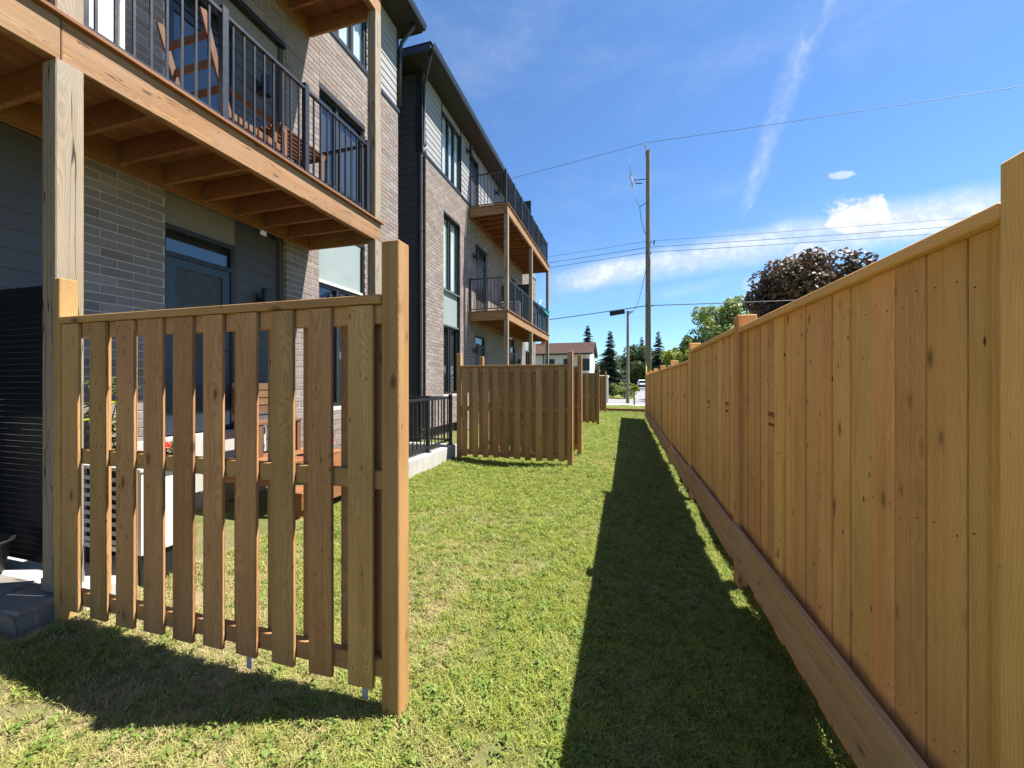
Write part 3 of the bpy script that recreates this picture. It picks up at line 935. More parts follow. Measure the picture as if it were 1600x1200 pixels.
def make_window(parent, ox, oy, x, y0, y1, z0, z1, mull=(), curtain=False, fw=0.05, trans=None, name='window', room=True):
    """frame (part) with panes (sub-parts) in a wall facing +X"""
    bm = bmesh.new()
    def fb(a, b, c, d, dx=0.05):
        bm_box(bm, (x - 0.03 - ox, a - oy, c), (x + dx - 0.03 - ox, b - oy, d))
    fb(y0, y0 + fw, z0, z1); fb(y1 - fw, y1, z0, z1)
    fb(y0 + fw, y1 - fw, z0, z0 + fw); fb(y0 + fw, y1 - fw, z1 - fw, z1)
    for mfrac in mull:
        yc = y0 + (y1 - y0) * mfrac
        fb(yc - fw * 0.6, yc + fw * 0.6, z0 + fw, z1 - fw, 0.056)
    if trans:
        fb(y0 + fw, y1 - fw, trans - fw * 0.5, trans + fw * 0.5, 0.053)
    w_ = bm_obj(name, bm, M['trim'], parent)
    edges = [y0 + fw * 0.7] + [y0 + (y1 - y0) * mf for mf in mull] + [y1 - fw * 0.7]
    zs = [z0 + fw * 0.7] + ([trans] if trans else []) + [z1 - fw * 0.7]
    for a, b in zip(edges[:-1], edges[1:]):
        for c, d in zip(zs[:-1], zs[1:]):
            box('pane', (x - 0.022 - ox, a - oy, c), (x - 0.014 - ox, b - oy, d), M['glass'], w_)
    if curtain:
        V, Fc = [], []
        n = 46
        for k in range(n + 1):
            yv = y0 + 0.03 + (y1 - y0 - 0.06) * k / n - oy
            xv = x - 0.052 - ox + 0.010 * math.sin(k * 1.25) + 0.005 * math.sin(k * 2.9)
            V += [(xv, yv, z0 + 0.02), (xv, yv, z1 - 0.02)]
        Fc = [(2 * k, 2 * k + 2, 2 * k + 3, 2 * k + 1) for k in range(n)]
        py_obj('curtain', V, Fc, M['curtain'], w_, smooth=True)
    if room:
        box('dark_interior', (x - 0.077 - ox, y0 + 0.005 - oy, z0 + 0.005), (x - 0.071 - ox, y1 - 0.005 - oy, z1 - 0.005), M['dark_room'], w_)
    return w_

def make_door(parent, ox, oy, x, y0, y1, z0, ztr, z1, glass=(0.14, 0.86, 0.42, 0.95), full=False):
    """door leaf with glazed light under a transom"""
    bm = bmesh.new()
    f = 0.055
    def fb(a, b, c, d, d0=-0.03, d1=0.03):
        bm_box(bm, (x + d0 - ox, a - oy, c), (x + d1 - ox, b - oy, d))
    fb(y0, y0 + f, z0, z1); fb(y1 - f, y1, z0, z1); fb(y0 + f, y1 - f, z1 - f, z1); fb(y0 + f, y1 - f, ztr, ztr + f)
    dr = bm_obj('door', bm, M['trim'], parent)
    a, b = y0 + f, y1 - f
    g0, g1 = a + (b - a) * glass[0], a + (b - a) * glass[1]
    h0, h1 = z0 + (ztr - z0) * glass[2], z0 + (ztr - z0) * glass[3]
    bm = bmesh.new()
    for lo, hi in (((a, z0), (g0, ztr)), ((g1, z0), (b, ztr)), ((g0, z0), (g1, h0)), ((g0, h1), (g1, ztr))):
        bm_box(bm, (x - 0.028 - ox, lo[0] - oy, lo[1]), (x + 0.012 - ox, hi[0] - oy, hi[1] - 0.001))
    bm_obj('door_leaf', bm, M['doorp'], dr)
    box('pane', (x - 0.01 - ox, g0 - oy, h0), (x - 0.004 - ox, g1 - oy, h1), M['blind'] if not full else M['glass'], dr)
    box('transom_pane', (x - 0.012 - ox, a - oy, ztr + f), (x - 0.006 - ox, b - oy, z1 - f), M['glass'], dr)
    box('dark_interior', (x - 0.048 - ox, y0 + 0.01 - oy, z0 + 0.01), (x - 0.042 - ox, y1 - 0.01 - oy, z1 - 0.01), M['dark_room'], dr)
    bm = bmesh.new()
    bm_cyl(bm, (x + 0.012 - ox, b - 0.06 - oy, z0 + 1.0), (x + 0.06 - ox, b - 0.06 - oy, z0 + 1.0), 0.012)
    bm_cyl(bm, (x + 0.06 - ox, b - 0.06 - oy, z0 + 1.0), (x + 0.06 - ox, b - 0.17 - oy, z0 + 1.0), 0.010)
    bm_obj('handle', bm, M['trim'], dr)
    return dr

def wall_lamp(parent, ox, oy, x, y, z):
    bm = bmesh.new()
    bm_box(bm, (x - ox, y - 0.055 - oy, z - 0.07), (x + 0.02 - ox, y + 0.055 - oy, z + 0.07))
    bm_box(bm, (x + 0.02 - ox, y - 0.02 - oy, z - 0.02), (x + 0.075 - ox, y + 0.02 - oy, z + 0.02))
    bm_cyl(bm, (x + 0.13 - ox, y - oy, z - 0.12), (x + 0.13 - ox, y - oy, z + 0.13), 0.06, seg=16)
    bm_cyl(bm, (x + 0.13 - ox, y - oy, z + 0.13), (x + 0.13 - ox, y - oy, z + 0.135), 0.063, seg=16)
    return bm_obj('wall_lamp', bm, M['trim'], parent)

def build_roof(parent, ox, oy, y0, y1, zs, xe=-4.40):
    """low hip roof with deep dark soffit, fascia and gutter"""
    yA, yB = y0 - 0.49 - oy, y1 + 0.49 - oy
    XE, XW = xe - ox, -15.5 - ox
    box('soffit', (XW, yA + 0.01, zs), (XE - 0.01, yB - 0.01, zs + 0.03), M['soffit'], parent)
    bm = bmesh.new()
    bm_box(bm, (XE - 0.02, yA, zs - 0.012), (XE, yB, zs + 0.17))
    bm_box(bm, (XW, yA, zs - 0.012), (XE - 0.022, yA + 0.02, zs + 0.17))
    bm_box(bm, (XW, yB - 0.02, zs - 0.012), (XE - 0.022, yB, zs + 0.17))
    bm_obj('fascia', bm, M['gutter'], parent)
    # gutter: open K profile along the rear eave
    prof = [(0.001, 0.02), (0.075, 0.02), (0.10, 0.075), (0.115, 0.14), (0.108, 0.14), (0.092, 0.078), (0.07, 0.03), (0.001, 0.03)]
    V = [(XE + a, yA, zs + b) for a, b in prof] + [(XE + a, yB, zs + b) for a, b in prof]
    n = len(prof)
    Fc = [(i, (i + 1) % n, n + (i + 1) % n, n + i) for i in range(n)] + [tuple(range(n))[::-1], tuple(range(n, 2 * n))]
    py_obj('gutter', V, Fc, M['gutter'], parent)
    zr = zs + 0.172
    xm = (XE + XW) / 2
    V = [(XE + 0.03, yA - 0.02, zr), (XE + 0.03, yB + 0.02, zr), (XW, yB + 0.02, zr), (XW, yA - 0.02, zr), (xm, yA + 4.5, zr + 1.1), (xm, yB - 4.5, zr + 1.1)]
    py_obj('roof', V, [(0, 1, 5, 4), (2, 3, 4, 5), (1, 2, 5), (3, 0, 4), (3, 2, 1, 0)], M['roof'], parent)
    return zs

def side_siding(parent, ox, oy, yface, x0, x1, z0, z1, m, sign, reveal=0.167):
    n = round((z1 - z0) / reveal); rv = (z1 - z0) / n
    me = lap_mesh(x1 - x0, rv, m)
    for k in range(n):
        link('siding_board', me, parent, ((x0 + x1) / 2 - ox, yface - oy, z0 + k * rv), (0, 0, rad(-90 if sign < 0 else 90)))

# ---------------- near house
def build_near_house():
    oy = 1.0; ox = -4.9
    rng = random.Random(21)
    h = thing('townhouse', 'nearest grey brick townhouse with charcoal siding behind the wooden balconies on the left', 'house', (ox, oy, 0))
    box('wall', (-15.0 - ox, -5.2 - oy, -0.3), (-5.03 - ox, 7.70 - oy, 9.41), M['siding_shaded'], h)
    rects = [(2.40, 3.11, 0, 7.55), (4.72, 5.38, 0, 7.55), (6.58, 7.73, 0, 7.55),
             (3.11, 4.72, 6.54, 7.55), (5.38, 6.58, 6.46, 7.55), (5.38, 6.58, 0, 1.12),
             (-5.2, -2.2, 0, 7.55)]
    lay_bricks(h, ox, oy, rects, 300, rng)
    # siding: left wing, door bays, top floor, shaded end wall
    lay_siding(h, ox, oy, -4.94, -2.2, 2.34, 0.0, 7.5, M['siding_shaded'])
    lay_siding(h, ox, oy, -4.99, 3.99, 4.66, 0.0, 3.64, M['siding_shaded'], 0.18)
    lay_siding(h, ox, oy, -4.99, 3.99, 4.66, 3.98, 6.52, M['siding_shaded'], 0.18)
    box('trim_board', (-5.03 - ox, 2.34 - oy, 0), (-4.895 - ox, 2.398 - oy, 7.5), M['trim'], h)
    box('trim_board', (-5.03 - ox, 4.662 - oy, 0), (-4.93 - ox, 4.718 - oy, 6.53), M['siding_shaded'], h)
    box('bay_panel', (-5.03 - ox, 3.112 - oy, 3.345), (-4.965 - ox, 3.988 - oy, 3.94), M['beige'], h)
    box('bay_panel', (-5.03 - ox, 3.112 - oy, 6.23), (-4.965 - ox, 4.66 - oy, 6.535), M['beige'], h)
    box('bay_panel', (-5.03 - ox, 3.112 - oy, 3.65 + 0.3), (-4.985 - ox, 4.66 - oy, 3.978), M['trim'], h)
    lay_siding(h, ox, oy, -4.89, -5.2, 5.42, 7.64, 9.40, M['siding_lit'])
    lay_siding(h, ox, oy, -4.89, 6.64, 7.70, 7.64, 9.40, M['siding_lit'])
    lay_siding(h, ox, oy, -4.90, 5.42, 6.64, 9.13, 9.40, M['siding_lit'], 0.14)
    box('trim_board', (-4.97 - ox, -5.2 - oy, 7.552), (-4.845 - ox, 7.76 - oy, 7.636), M['gutter'], h)
    box('corner_trim', (-5.03 - ox, 7.702 - oy, 7.64), (-4.86 - ox, 7.755 - oy, 9.40), M['gutter'], h)
    make_window(h, ox, oy, -4.93, 5.42, 6.64, 7.64, 9.12, (0.36, 0.68), curtain=True)
    make_window(h, ox, oy, -4.95, 5.39, 6.57, 4.17, 6.455, (0.40,), trans=5.0, curtain=False)
    box('spandrel_panel', (-5.03 - ox, 5.42 - oy, 3.27), (-4.945 - ox, 6.54 - oy, 4.165), M['panel'], h)
    box('panel_sill', (-5.03 - ox, 5.385 - oy, 3.225), (-4.90 - ox, 6.575 - oy, 3.268), M['white'], h, 0.004)
    make_window(h, ox, oy, -4.95, 5.39, 6.57, 1.14, 3.22, (0.42,), curtain=False)
    box('window_jamb', (-5.03 - ox, 6.541 - oy, 3.27), (-4.88 - ox, 6.578 - oy, 4.165), M['trim'], h)
    make_door(h, ox, oy, -4.98, 3.115, 3.985, 0.95, 2.98, 3.34)
    make_door(h, ox, oy, -4.98, 3.115, 3.985, 3.98, 5.92, 6.225, glass=(0.12, 0.88, 0.08, 0.95), full=True)
    wall_lamp(h, ox, oy, -4.975, 4.36, 2.72)
    wall_lamp(h, ox, oy, -4.975, 4.36, 5.70)
    side_siding(h, ox, oy, 7.70, -15.0, -4.9, 0.0, 9.35, M['siding_shaded'], 1)
    build_roof(h, ox, oy, -5.2, 7.49, 9.44)
    # downpipe elbow at the eave corner
    tube_obj('downspout', [(0.42, 6.72, 9.44), (0.42, 6.72, 9.36), (0.12, 6.74, 9.1), (0.07, 6.74, 8.9), (0.07, 6.74, 7.7)], 0.04, M['gutter'], h, 8)
build_near_house()

# ---------------- far house
def build_far_house():
    oy = 8.83; ox = -4.9
    rng = random.Random(33)
    h = thing('townhouse', 'farther grey brick townhouse beyond the gap, seen whole with dark side wall and two balconies', 'house', (ox, oy, 0))
    box('wall', (-15.0 - ox, 8.86 - oy, -0.3), (-5.03 - ox, 21.72 - oy, 9.33), M['siding_shaded'], h)
    mir = lambda y: 30.58 - y
    rects = [(8.83, 10.02, 0.35, 7.27), (10.02, 11.16, 6.30, 7.27), (10.02, 11.16, 0.35, 1.20), (11.16, 12.45, 0, 7.27),
             (12.45, 13.66, 6.2, 7.27), (13.66, 16.72, 3.55, 7.27), (13.50, 14.55, 0, 3.55), (16.72, 17.6, 6.2, 7.27), (17.6, 19.42, 0, 7.27),
             (19.42, 20.56, 6.30, 7.27), (19.42, 20.56, 0, 1.2), (20.56, 21.75, 0, 7.27)]
    lay_bricks(h, ox, oy, rects, 0, rng)
    lay_siding(h, ox, oy, -4.98, 14.56, 16.70, 0, 3.52, M['beige'], 0.18)
    box('bay_panel', (-5.03 - ox, 12.45 - oy, 3.16), (-4.95 - ox, 13.49 - oy, 3.9), M['beige'], h)
    # top floor
    lay_siding(h, ox, oy, -4.89, 8.885, 9.92, 7.35, 9.32, M['siding_lit'])
    lay_siding(h, ox, oy, -4.90, 9.92, 11.24, 9.12, 9.32, M['siding_lit'], 0.1)
    lay_siding(h, ox, oy, -4.89, 11.24, 11.92, 7.35, 9.32, M['siding_lit'])
    lay_siding(h, ox, oy, -4.90, 11.92, 12.78, 9.1, 9.32, M['siding_lit'], 0.11)
    lay_siding(h, ox, oy, -4.89, 12.78, 17.8, 7.35, 9.32, M['siding_lit'])
    lay_siding(h, ox, oy, -4.90, 17.8, 18.66, 9.1, 9.32, M['siding_lit'], 0.11)
    lay_siding(h, ox, oy, -4.89, 18.66, 21.70, 7.35, 9.32, M['siding_lit'])
    box('trim_board', (-4.97 - ox, 8.80 - oy, 7.275), (-4.845 - ox, 21.78 - oy, 7.347), M['gutter'], h)
    box('corner_trim', (-5.03 - ox, 8.80 - oy, 7.348), (-4.86 - ox, 8.882 - oy, 9.32), M['gutter'], h)
    box('trim_board', (-4.97 - ox, 9.90 - oy, 7.349), (-4.868 - ox, 9.938 - oy, 9.31), M['trim'], h)
    box('trim_board', (-4.97 - ox, 11.225 - oy, 7.349), (-4.866 - ox, 11.262 - oy, 9.31), M['trim'], h)
    make_window(h, ox, oy, -4.93, 9.94, 11.22, 7.38, 9.11, (0.36, 0.66), curtain=True)
    make_door(h, ox, oy, -4.94, 11.93, 12.77, 7.14, 8.78, 9.09, glass=(0.1, 0.9, 0.05, 0.96))
    make_door(h, ox, oy, -4.94, 17.81, 18.65, 7.14, 8.78, 9.09, glass=(0.1, 0.9, 0.05, 0.96))
    make_window(h, ox, oy, -4.95, 10.03, 11.09, 4.18, 6.295, (0.40, 0.52), curtain=True)
    make_window(h, ox, oy, -4.95, 10.03, 11.09, 1.22, 3.14, (0.40, 0.52))
    for a, b in ((10.03, 11.09), (19.5, 20.55)):
        box('spandrel_panel', (-5.03 - ox, a - oy, 3.20), (-4.935 - ox, b - oy, 4.13), M['panel'], h)
        box('panel_sill', (-5.03 - ox, a - 0.005 - oy, 4.135), (-4.86 - ox, b + 0.02 - oy, 4.175), M['galv'], h)
        box('panel_sill', (-5.03 - ox, a - 0.005 - oy, 3.145), (-4.88 - ox, b + 0.02 - oy, 3.195), M['galv'], h)
    box('window_jamb', (-5.03 - ox, 11.095 - oy, 1.20), (-4.858 - ox, 11.158 - oy, 6.3), M['trim'], h)
    make_window(h, ox, oy, -4.95, 19.45, 20.55, 4.18, 6.295, (0.5,))
    make_window(h, ox, oy, -4.95, 19.45, 20.55, 1.22, 3.14, (0.5,))
    make_door(h, ox, oy, -4.95, 12.47, 13.64, 3.83, 5.85, 6.195, glass=(0.1, 0.9, 0.08, 0.95))
    make_door(h, ox, oy, -4.95, 16.74, 17.58, 3.83, 5.85, 6.195, glass=(0.1, 0.9, 0.08, 0.95))
    make_door(h, ox, oy, -4.95, 12.46, 13.48, 0.85, 2.82, 3.155)
    make_door(h, ox, oy, -4.95, 16.72, 17.56, 0.85, 2.82, 3.155)
    for y, z in ((11.72, 8.95), (12.28, 5.75), (12.28, 2.6), (14.6, 8.95), (16.3, 5.75), (17.75, 2.5)):
        wall_lamp(h, ox, oy, FX, y, z)
    side_siding(h, ox, oy, 8.86, -15.0, -4.905, 0.0, 9.3, M['siding_shaded'], -1)
    build_roof(h, ox, oy, 8.83, 21.75, 9.36)
    tube_obj('downspout', [(0.46, -0.38, 9.36), (0.46, -0.38, 9.28), (0.40, -0.36, 9.15), (0.16, -0.13, 8.85), (0.13, -0.09, 8.65), (0.13, -0.09, 7.5), (0.16, -0.09, 7.4), (0.16, -0.09, 7.2), (0.13, -0.09, 7.1), (0.13, -0.09, 0.4)], 0.04, M['gutter'], h, 8)
    box('corner_trim', (-4.98 - ox, 8.765 - oy, 0.35), (-4.882 - ox, 8.828 - oy, 7.27), M['gutter'], h)
build_far_house()


# ================================================================== BALCONIES
def build_balcony(label, y0, y1, zb, posts, post_lo, rails_y, divider=None, seed=1, xo=-3.55, end_left=True, post_w=0.14, baseplates=False, beam_h=0.275, group='wooden balconies on the backs of the townhouses', joint=None, bz=None):
    """zb = underside of the outer beam; deck surface zb+beam_h+0.03"""
    rr = random.Random(seed)
    oy = y0; ox = xo
    zt = zb + beam_h
    b = thing('balcony', label, 'balcony', (ox, oy, zb), group=group)
    L = y1 - y0
    Z = lambda z: z - zb
    # outer beam in two plies
    spans = [(0, L)] if joint is None else [(0, joint - y0 - 0.002), (joint - y0 + 0.002, L)]
    for a, c in spans:
        box('beam', (-0.042, a, 0), (0, c, beam_h), M['deckY'], b, 0.004)
        box('beam', (-0.088, a + 0.01, 0.004), (-0.046, c - 0.01, beam_h - 0.002), M['cedarY'], b, 0.003)
    xin = FX - ox
    box('ledger', (xin + 0.002, 0.0, 0.01), (xin + 0.042, L, beam_h - 0.004), M['cedarY'], b, 0.003)
    # joists with hangers
    n = int(round((L - 0.04) / 0.42))
    bm = bmesh.new()
    for k in range(n + 1):
        yj = k * (L - 0.04) / n
        ends = k in (0, n)
        box('joist', (xin + 0.045, yj, 0.0 if ends else 0.055), (-0.090, yj + 0.038, beam_h - 0.003), M['deckX' if ends else 'cedarX'], b, 0.003)
        if not ends:
            for xh in (xin + 0.046, -0.150):
                bm_box(bm, (xh, yj - 0.003, 0.052), (xh + 0.058, yj + 0.041, 0.055))
                bm_box(bm, (xh, yj - 0.003, 0.055), (xh + 0.04, yj - 0.001, 0.20))
                bm_box(bm, (xh, yj + 0.039, 0.055), (xh + 0.04, yj + 0.041, 0.20))
    hg = bm_obj('joist_hangers', bm, M['galv'], b); hg['kind'] = 'stuff'
    # deck boards run along the house
    wtot = 0.045 - xin - 0.012
    nb = 9; wb = wtot / nb
    for k in range(nb):
        x0 = xin + 0.012 + k * wb
        box('deck_board', (x0 + 0.003, -0.02, beam_h + 0.0005), (x0 + wb - 0.004, L + 0.02, beam_h + 0.028), M['cedarY'], b, 0.003)
    # posts
    for (py, lo) in posts:
        box('post', (-0.13, py - oy, lo - zb), (-0.13 + post_w, py + post_w - oy, -0.001), M['postZ'], b, 0.006)
        if baseplates:
            bm = bmesh.new()
            bm_box(bm, (-0.134, py - 0.004 - oy, lo - zb - 0.002), (-0.13 + post_w + 0.004, py - 0.0005 - oy, lo - zb + 0.075))
            bm_box(bm, (-0.13 + post_w + 0.0005, py - 0.004 - oy, lo - zb - 0.002), (-0.13 + post_w + 0.004, py + post_w - oy, lo - zb + 0.075))
            bm_obj('post_base', bm, M['galv'], b)
    # railing: the rail is the part, its balusters and posts the pieces of it
    zd = beam_h + 0.028
    xr = -0.085
    def run(p, q, axis, posts_at, hide_first=False):
        a0, a1 = p, q
        L_ = a1 - a0
        def bar(nm, half, za, zc, par):
            if axis == 'Y':
                return box(nm, (xr - half, a0, zd + za), (xr + half, a1, zd + zc), M['black'], par, 0.003)
            yv = posts_at['y']
            return box(nm, (a0, yv - half, zd + za), (a1, yv + half, zd + zc), M['black'], par, 0.003)
        r = link('railing', None, b)          # groups the pieces of this run
        bar('top_rail', 0.022, 1.035, 1.07, r)
        bar('bottom_rail', 0.016, 0.065, 0.095, r)
        if axis == 'Y':
            for yp in posts_at:
                box('rail_post', (xr - 0.03, yp - 0.03, zd), (xr + 0.03, yp + 0.03, zd + 1.12), M['black'], r, 0.003)
        nbal = int(L_ / 0.112)
        for k in range(1, nbal):
            a = a0 + k * L_ / nbal
            if axis == 'Y':
                if min(abs(a - yp) for yp in posts_at) < 0.045:
                    continue
                link('baluster', box_mesh(0.017, 0.017, 0.94, 0, M['black']), r, (xr, a, zd + 0.095 + 0.47))
            else:
                link('baluster', box_mesh(0.017, 0.017, 0.94, 0, M['black']), r, (a, posts_at['y'], zd + 0.095 + 0.47))
        return r
    ry = [v - oy for v in rails_y]
    run(ry[0], ry[-1], 'Y', ry)
    run(xin + 0.05, xr - 0.03, 'X', {'y': ry[-1]})
    run(xin + 0.05, xr - 0.03, 'X', {'y': ry[0]})
    for yv in (ry[0], ry[-1]):
        box('rail_post', (xin + 0.02, yv - 0.03, zd), (xin + 0.06, yv + 0.03, zd + 1.1), M['black'], b)
    if divider is not None:
        d0 = divider - oy
        bm = bmesh.new()
        bm_box(bm, (xin + 0.02, d0 - 0.02, zd + 0.06), (-0.16, d0 + 0.02, zd + 1.62))
        bm_box(bm, (-0.16, d0 - 0.03, zd), (-0.10, d0 + 0.03, zd + 1.68))
        bm_box(bm, (xin + 0.02, d0 - 0.03, zd + 1.62), (-0.16, d0 + 0.03, zd + 1.68))
        bm_obj('divider_panel', bm, M['black'], b)
    return b
LP = [(1.63, 0.19), (5.02, 0.05)]
build_balcony('large weathered wooden balcony overhead at left, chair and table behind its black railing', -1.85, 5.17, 3.655, LP, 0,
              [-1.76, -0.8, 0.15, 1.0, 1.80, 2.81, 3.80, 4.95], seed=3, joint=1.66, baseplates=True)
build_balcony('upper wooden balcony cut off by the top edge, its joists seen from beneath', -1.85, 5.17, 7.06, [(1.63, 3.655 + 0.304), (5.02, 3.655 + 0.304)], 0,
              [-1.76, -0.8, 0.15, 1.0, 1.80, 2.81, 3.80, 4.95], seed=4)
build_balcony('lower balcony of the farther townhouse, with air conditioner and folded teal umbrella', 11.83, 18.84, 3.52, [(11.86, 0.0), (15.2, 0.0), (18.68, 0.0)], 0,
              [11.92, 12.9, 13.9, 14.9, 15.6, 16.6, 17.6, 18.74], divider=15.45, seed=5, post_w=0.13)
build_balcony('topmost balcony of the farther townhouse, against the sky, dark divider panel on it', 11.83, 18.84, 6.87, [(11.86, 3.52 + 0.304), (15.2, 3.52 + 0.304), (18.68, 3.52 + 0.304)], 0,
              [11.92, 12.9, 13.9, 14.9, 15.6, 16.6, 17.6, 18.74], divider=15.45, seed=6, post_w=0.13)


# ================================================================== FURNITURE ON THE NEAR BALCONY
ZD = 3.655 + 0.275 + 0.028
def build_chair(loc, rot, label):
    """reclined slatted wooden chair with arms"""
    t = thing('wooden_chair', label, 'chair', loc, rot)
    w2 = 0.29
    for s in (-1, 1):
        bm = bmesh.new()     # long leg/back stile, leaning back
        bm_box(bm, (-0.03, s * w2 - 0.012, 0), (0.03, s * w2 + 0.012, 1.26), None)
        bmesh.ops.rotate(bm, cent=(0, 0, 0), matrix=Matrix.Rotation(rad(-17), 3, 'Y'), verts=bm.verts)
        bmesh.ops.translate(bm, vec=(-0.02, 0, 0), verts=bm.verts)
        bm_obj('back_stile', bm, FURN['Z'], t)
        bm = bmesh.new()
        bm_box(bm, (0.40, s * w2 - 0.014, 0), (0.46, s * w2 + 0.014, 0.60))
        bm_obj('leg', bm, FURN['Z'], t)
        bm = bmesh.new()
        bm_box(bm, (-0.22, s * w2 - 0.03, 0.60), (0.48, s * w2 + 0.03, 0.622))
        bm_obj('armrest', bm, FURN['X'], t)
        bm = bmesh.new()
        bm_box(bm, (-0.20, s * w2 - 0.035 - 0.012, 0.30), (0.46, s * w2 - 0.035 + 0.012, 0.37))
        bm_obj('seat_rail', bm, FURN['X'], t)
    for k in range(8):
        x = -0.12 + k * 0.075
        box('slat', (x, -w2 + 0.02, 0.372), (x + 0.058, w2 - 0.02, 0.390), FURN['Y'], t)
    for k in range(3):
        zz = 0.55 + k * 0.22
        xx = -0.02 - math.tan(rad(17)) * zz
        box('slat', (xx - 0.008, -w2 + 0.014, zz), (xx + 0.012, w2 - 0.014, zz + 0.07), FURN['Y'], t)
    return t
build_chair((-4.22, 3.22, ZD), (0, 0, rad(90)), 'slatted wooden chair on the near balcony behind the black balusters')

def build_table(loc, rot, label):
    t = thing('wooden_table', label, 'table', loc, rot)
    for k in range(7):
        x = -0.25 + k * 0.072
        box('slat', (x, -0.40, 0.735), (x + 0.062, 0.40, 0.755), FURN['Y'], t, 0.002)
    for s in (-1, 1):
        box('apron', (-0.24, s * 0.34 - 0.012, 0.68), (0.24, s * 0.34 + 0.012, 0.734), FURN['X'], t)
        for q in (-1, 1):
            box('leg', (q * 0.22 - 0.02, s * 0.31 - 0.02, 0.0), (q * 0.22 + 0.02, s * 0.31 + 0.02, 0.734), FURN['Z'], t)
    return t
build_table((-4.28, 4.22, ZD), (0, 0, 0), 'low slatted wooden table beside the chair on the near balcony')

def build_ac(name, label, loc, sx, sy, sz, louver=True, feet=True):
    """outdoor condenser: casing, louvred front facing -Y, coil behind"""
    t = thing(name, label, 'air conditioner', loc)
    e = 0.03
    bm = bmesh.new()
    for x in (0, sx - e):
        for y in (0, sy - e):
            bm_box(bm, (x, y, 0.06), (x + e, y + e, sz - 0.035))
    bm_box(bm, (0, 0, 0.03), (sx, sy, 0.06))
    bm_box(bm, (sx * 0.60, 0.004, 0.06), (sx - e, sy - 0.004, sz - 0.035))
    bm_obj('casing', bm, M['white'], t)
    box('lid', (-0.012, -0.012, sz - 0.035), (sx + 0.012, sy + 0.012, sz), M['white'], t, 0.008)
    box('coil', (e, 0.03, 0.06), (sx * 0.6, sy - 0.03, sz - 0.036), M['blackfabric'], t)
    if louver:
        n = int((sz - 0.12) / 0.062)
        for k in range(n):
            z = 0.075 + k * (sz - 0.13) / n
            lv = box('louver', (e, 0.0, z), (sx * 0.6, 0.022, z + 0.028), M['white'], t)
            lv.rotation_euler = (rad(-25), 0, 0)
    for x in (0.03, sx - 0.09):
        box('foot', (x, 0.02, -0.30 if sx < 0.7 else -0.02), (x + 0.06, sy - 0.02, 0.03), M['rubber'], t)
    return t
build_ac('air_conditioner', 'white air conditioner on the near balcony by the top edge, half cut off', (-4.42, 1.98, ZD + 0.36), 0.27, 0.36, 0.60, louver=False)
build_ac('air_conditioner', 'white louvred air conditioner on the ground behind the nearest privacy screen', (-4.02, 1.98, 0.27), 0.68, 0.34, 0.66)
build_ac('air_conditioner', 'white air conditioner on the lower balcony of the farther townhouse', (-4.55, 14.3, 3.85), 0.75, 0.34, 0.75)

# folded umbrella on the far lower balcony
def build_umbrella():
    t = thing('patio_umbrella', 'folded teal patio umbrella leaning over the railing of the farther balcony', 'umbrella', (-4.1, 17.2, 3.825))
    tube_obj('pole', [(0, 0, 0), (0.25, 0.5, 1.1), (0.34, 0.75, 1.55)], 0.018, M['galv'], t)
    V, Fc = [], []
    n = 12
    P0, P1 = Vector((0.10, 0.0, 1.35)), Vector((0.46, 1.25, 0.95))
    for k in range(7):
        f = k / 6; c = P0.lerp(P1, f); r = 0.05 + 0.17 * f * (1.2 - 0.3 * f)
        for j in range(n):
            a = 2 * math.pi * j / n; q = r * (0.75 + 0.35 * (j % 2))
            V.append((c.x + q * math.cos(a), c.y + 0.15 * q * math.sin(a), c.z + q * math.sin(a)))
    for k in range(6):
        for j in range(n):
            Fc.append((k * n + j, k * n + (j + 1) % n, (k + 1) * n + (j + 1) % n, (k + 1) * n + j))
    py_obj('canopy', V, Fc, M['teal'], t)
build_umbrella()


# ================================================================== GROUND BY THE NEAR HOUSE
def build_kerb_blocks():
    t = thing('stone_edging', 'low grey concrete block edging under the near balcony post at lower left', 'edging', (-3.50, 1.44, 0))
    rr = random.Random(4)
    x = 0.06
    ws = [0.42, 0.40, 0.45, 0.40, 0.42, 0.44, 0.40, 0.42]
    for wd in ws:
        bm = bmesh.new()
        bm_box(bm, (-wd / 2 + 0.004, -0.15, -0.12), (wd / 2 - 0.004, 0.15, 0.085))
        bmesh.ops.bevel(bm, geom=bm.edges[:], offset=0.018, segments=2, affect='EDGES')
        bmesh.ops.subdivide_edges(bm, edges=bm.edges[:], cuts=1, use_grid_fill=True)
        for v in bm.verts:
            v.co += Vector((rr.uniform(-1, 1), rr.uniform(-1, 1), rr.uniform(-1, 1))) * 0.010
        bm_obj('stone_block', bm, M['stone'], t, (x - wd / 2, 0.12 + rr.uniform(-0.01, 0.01), 0.09 + rr.uniform(-0.006, 0.006)))
        x -= wd
    return t
build_kerb_blocks()
tag(box('concrete_pad', (-4.86, 1.70, -0.1), (-3.40, 2.22, 0.165), M['concrete'], None, 0.01), 'pale concrete pad beneath the near balcony post behind the block edging', 'pad')

def build_black_screen():
    t = thing('black_privacy_panel', 'tall black ribbed privacy panel at the left edge behind the balcony post', 'privacy panel', (-4.86, 1.86, 0.17))
    n = 46
    for k in range(n):
        z = 0.02 + k * 2.09 / n
        box('slat', (0.0, 0.0, z), (0.80, 0.018, z + 2.09 / n - 0.004), M['blackfabric'], t, 0.004)
    for x in (0.0, 0.75):
        box('post', (x, 0.019, 0.0), (x + 0.05, 0.06, 2.11), M['black'], t)
build_black_screen()

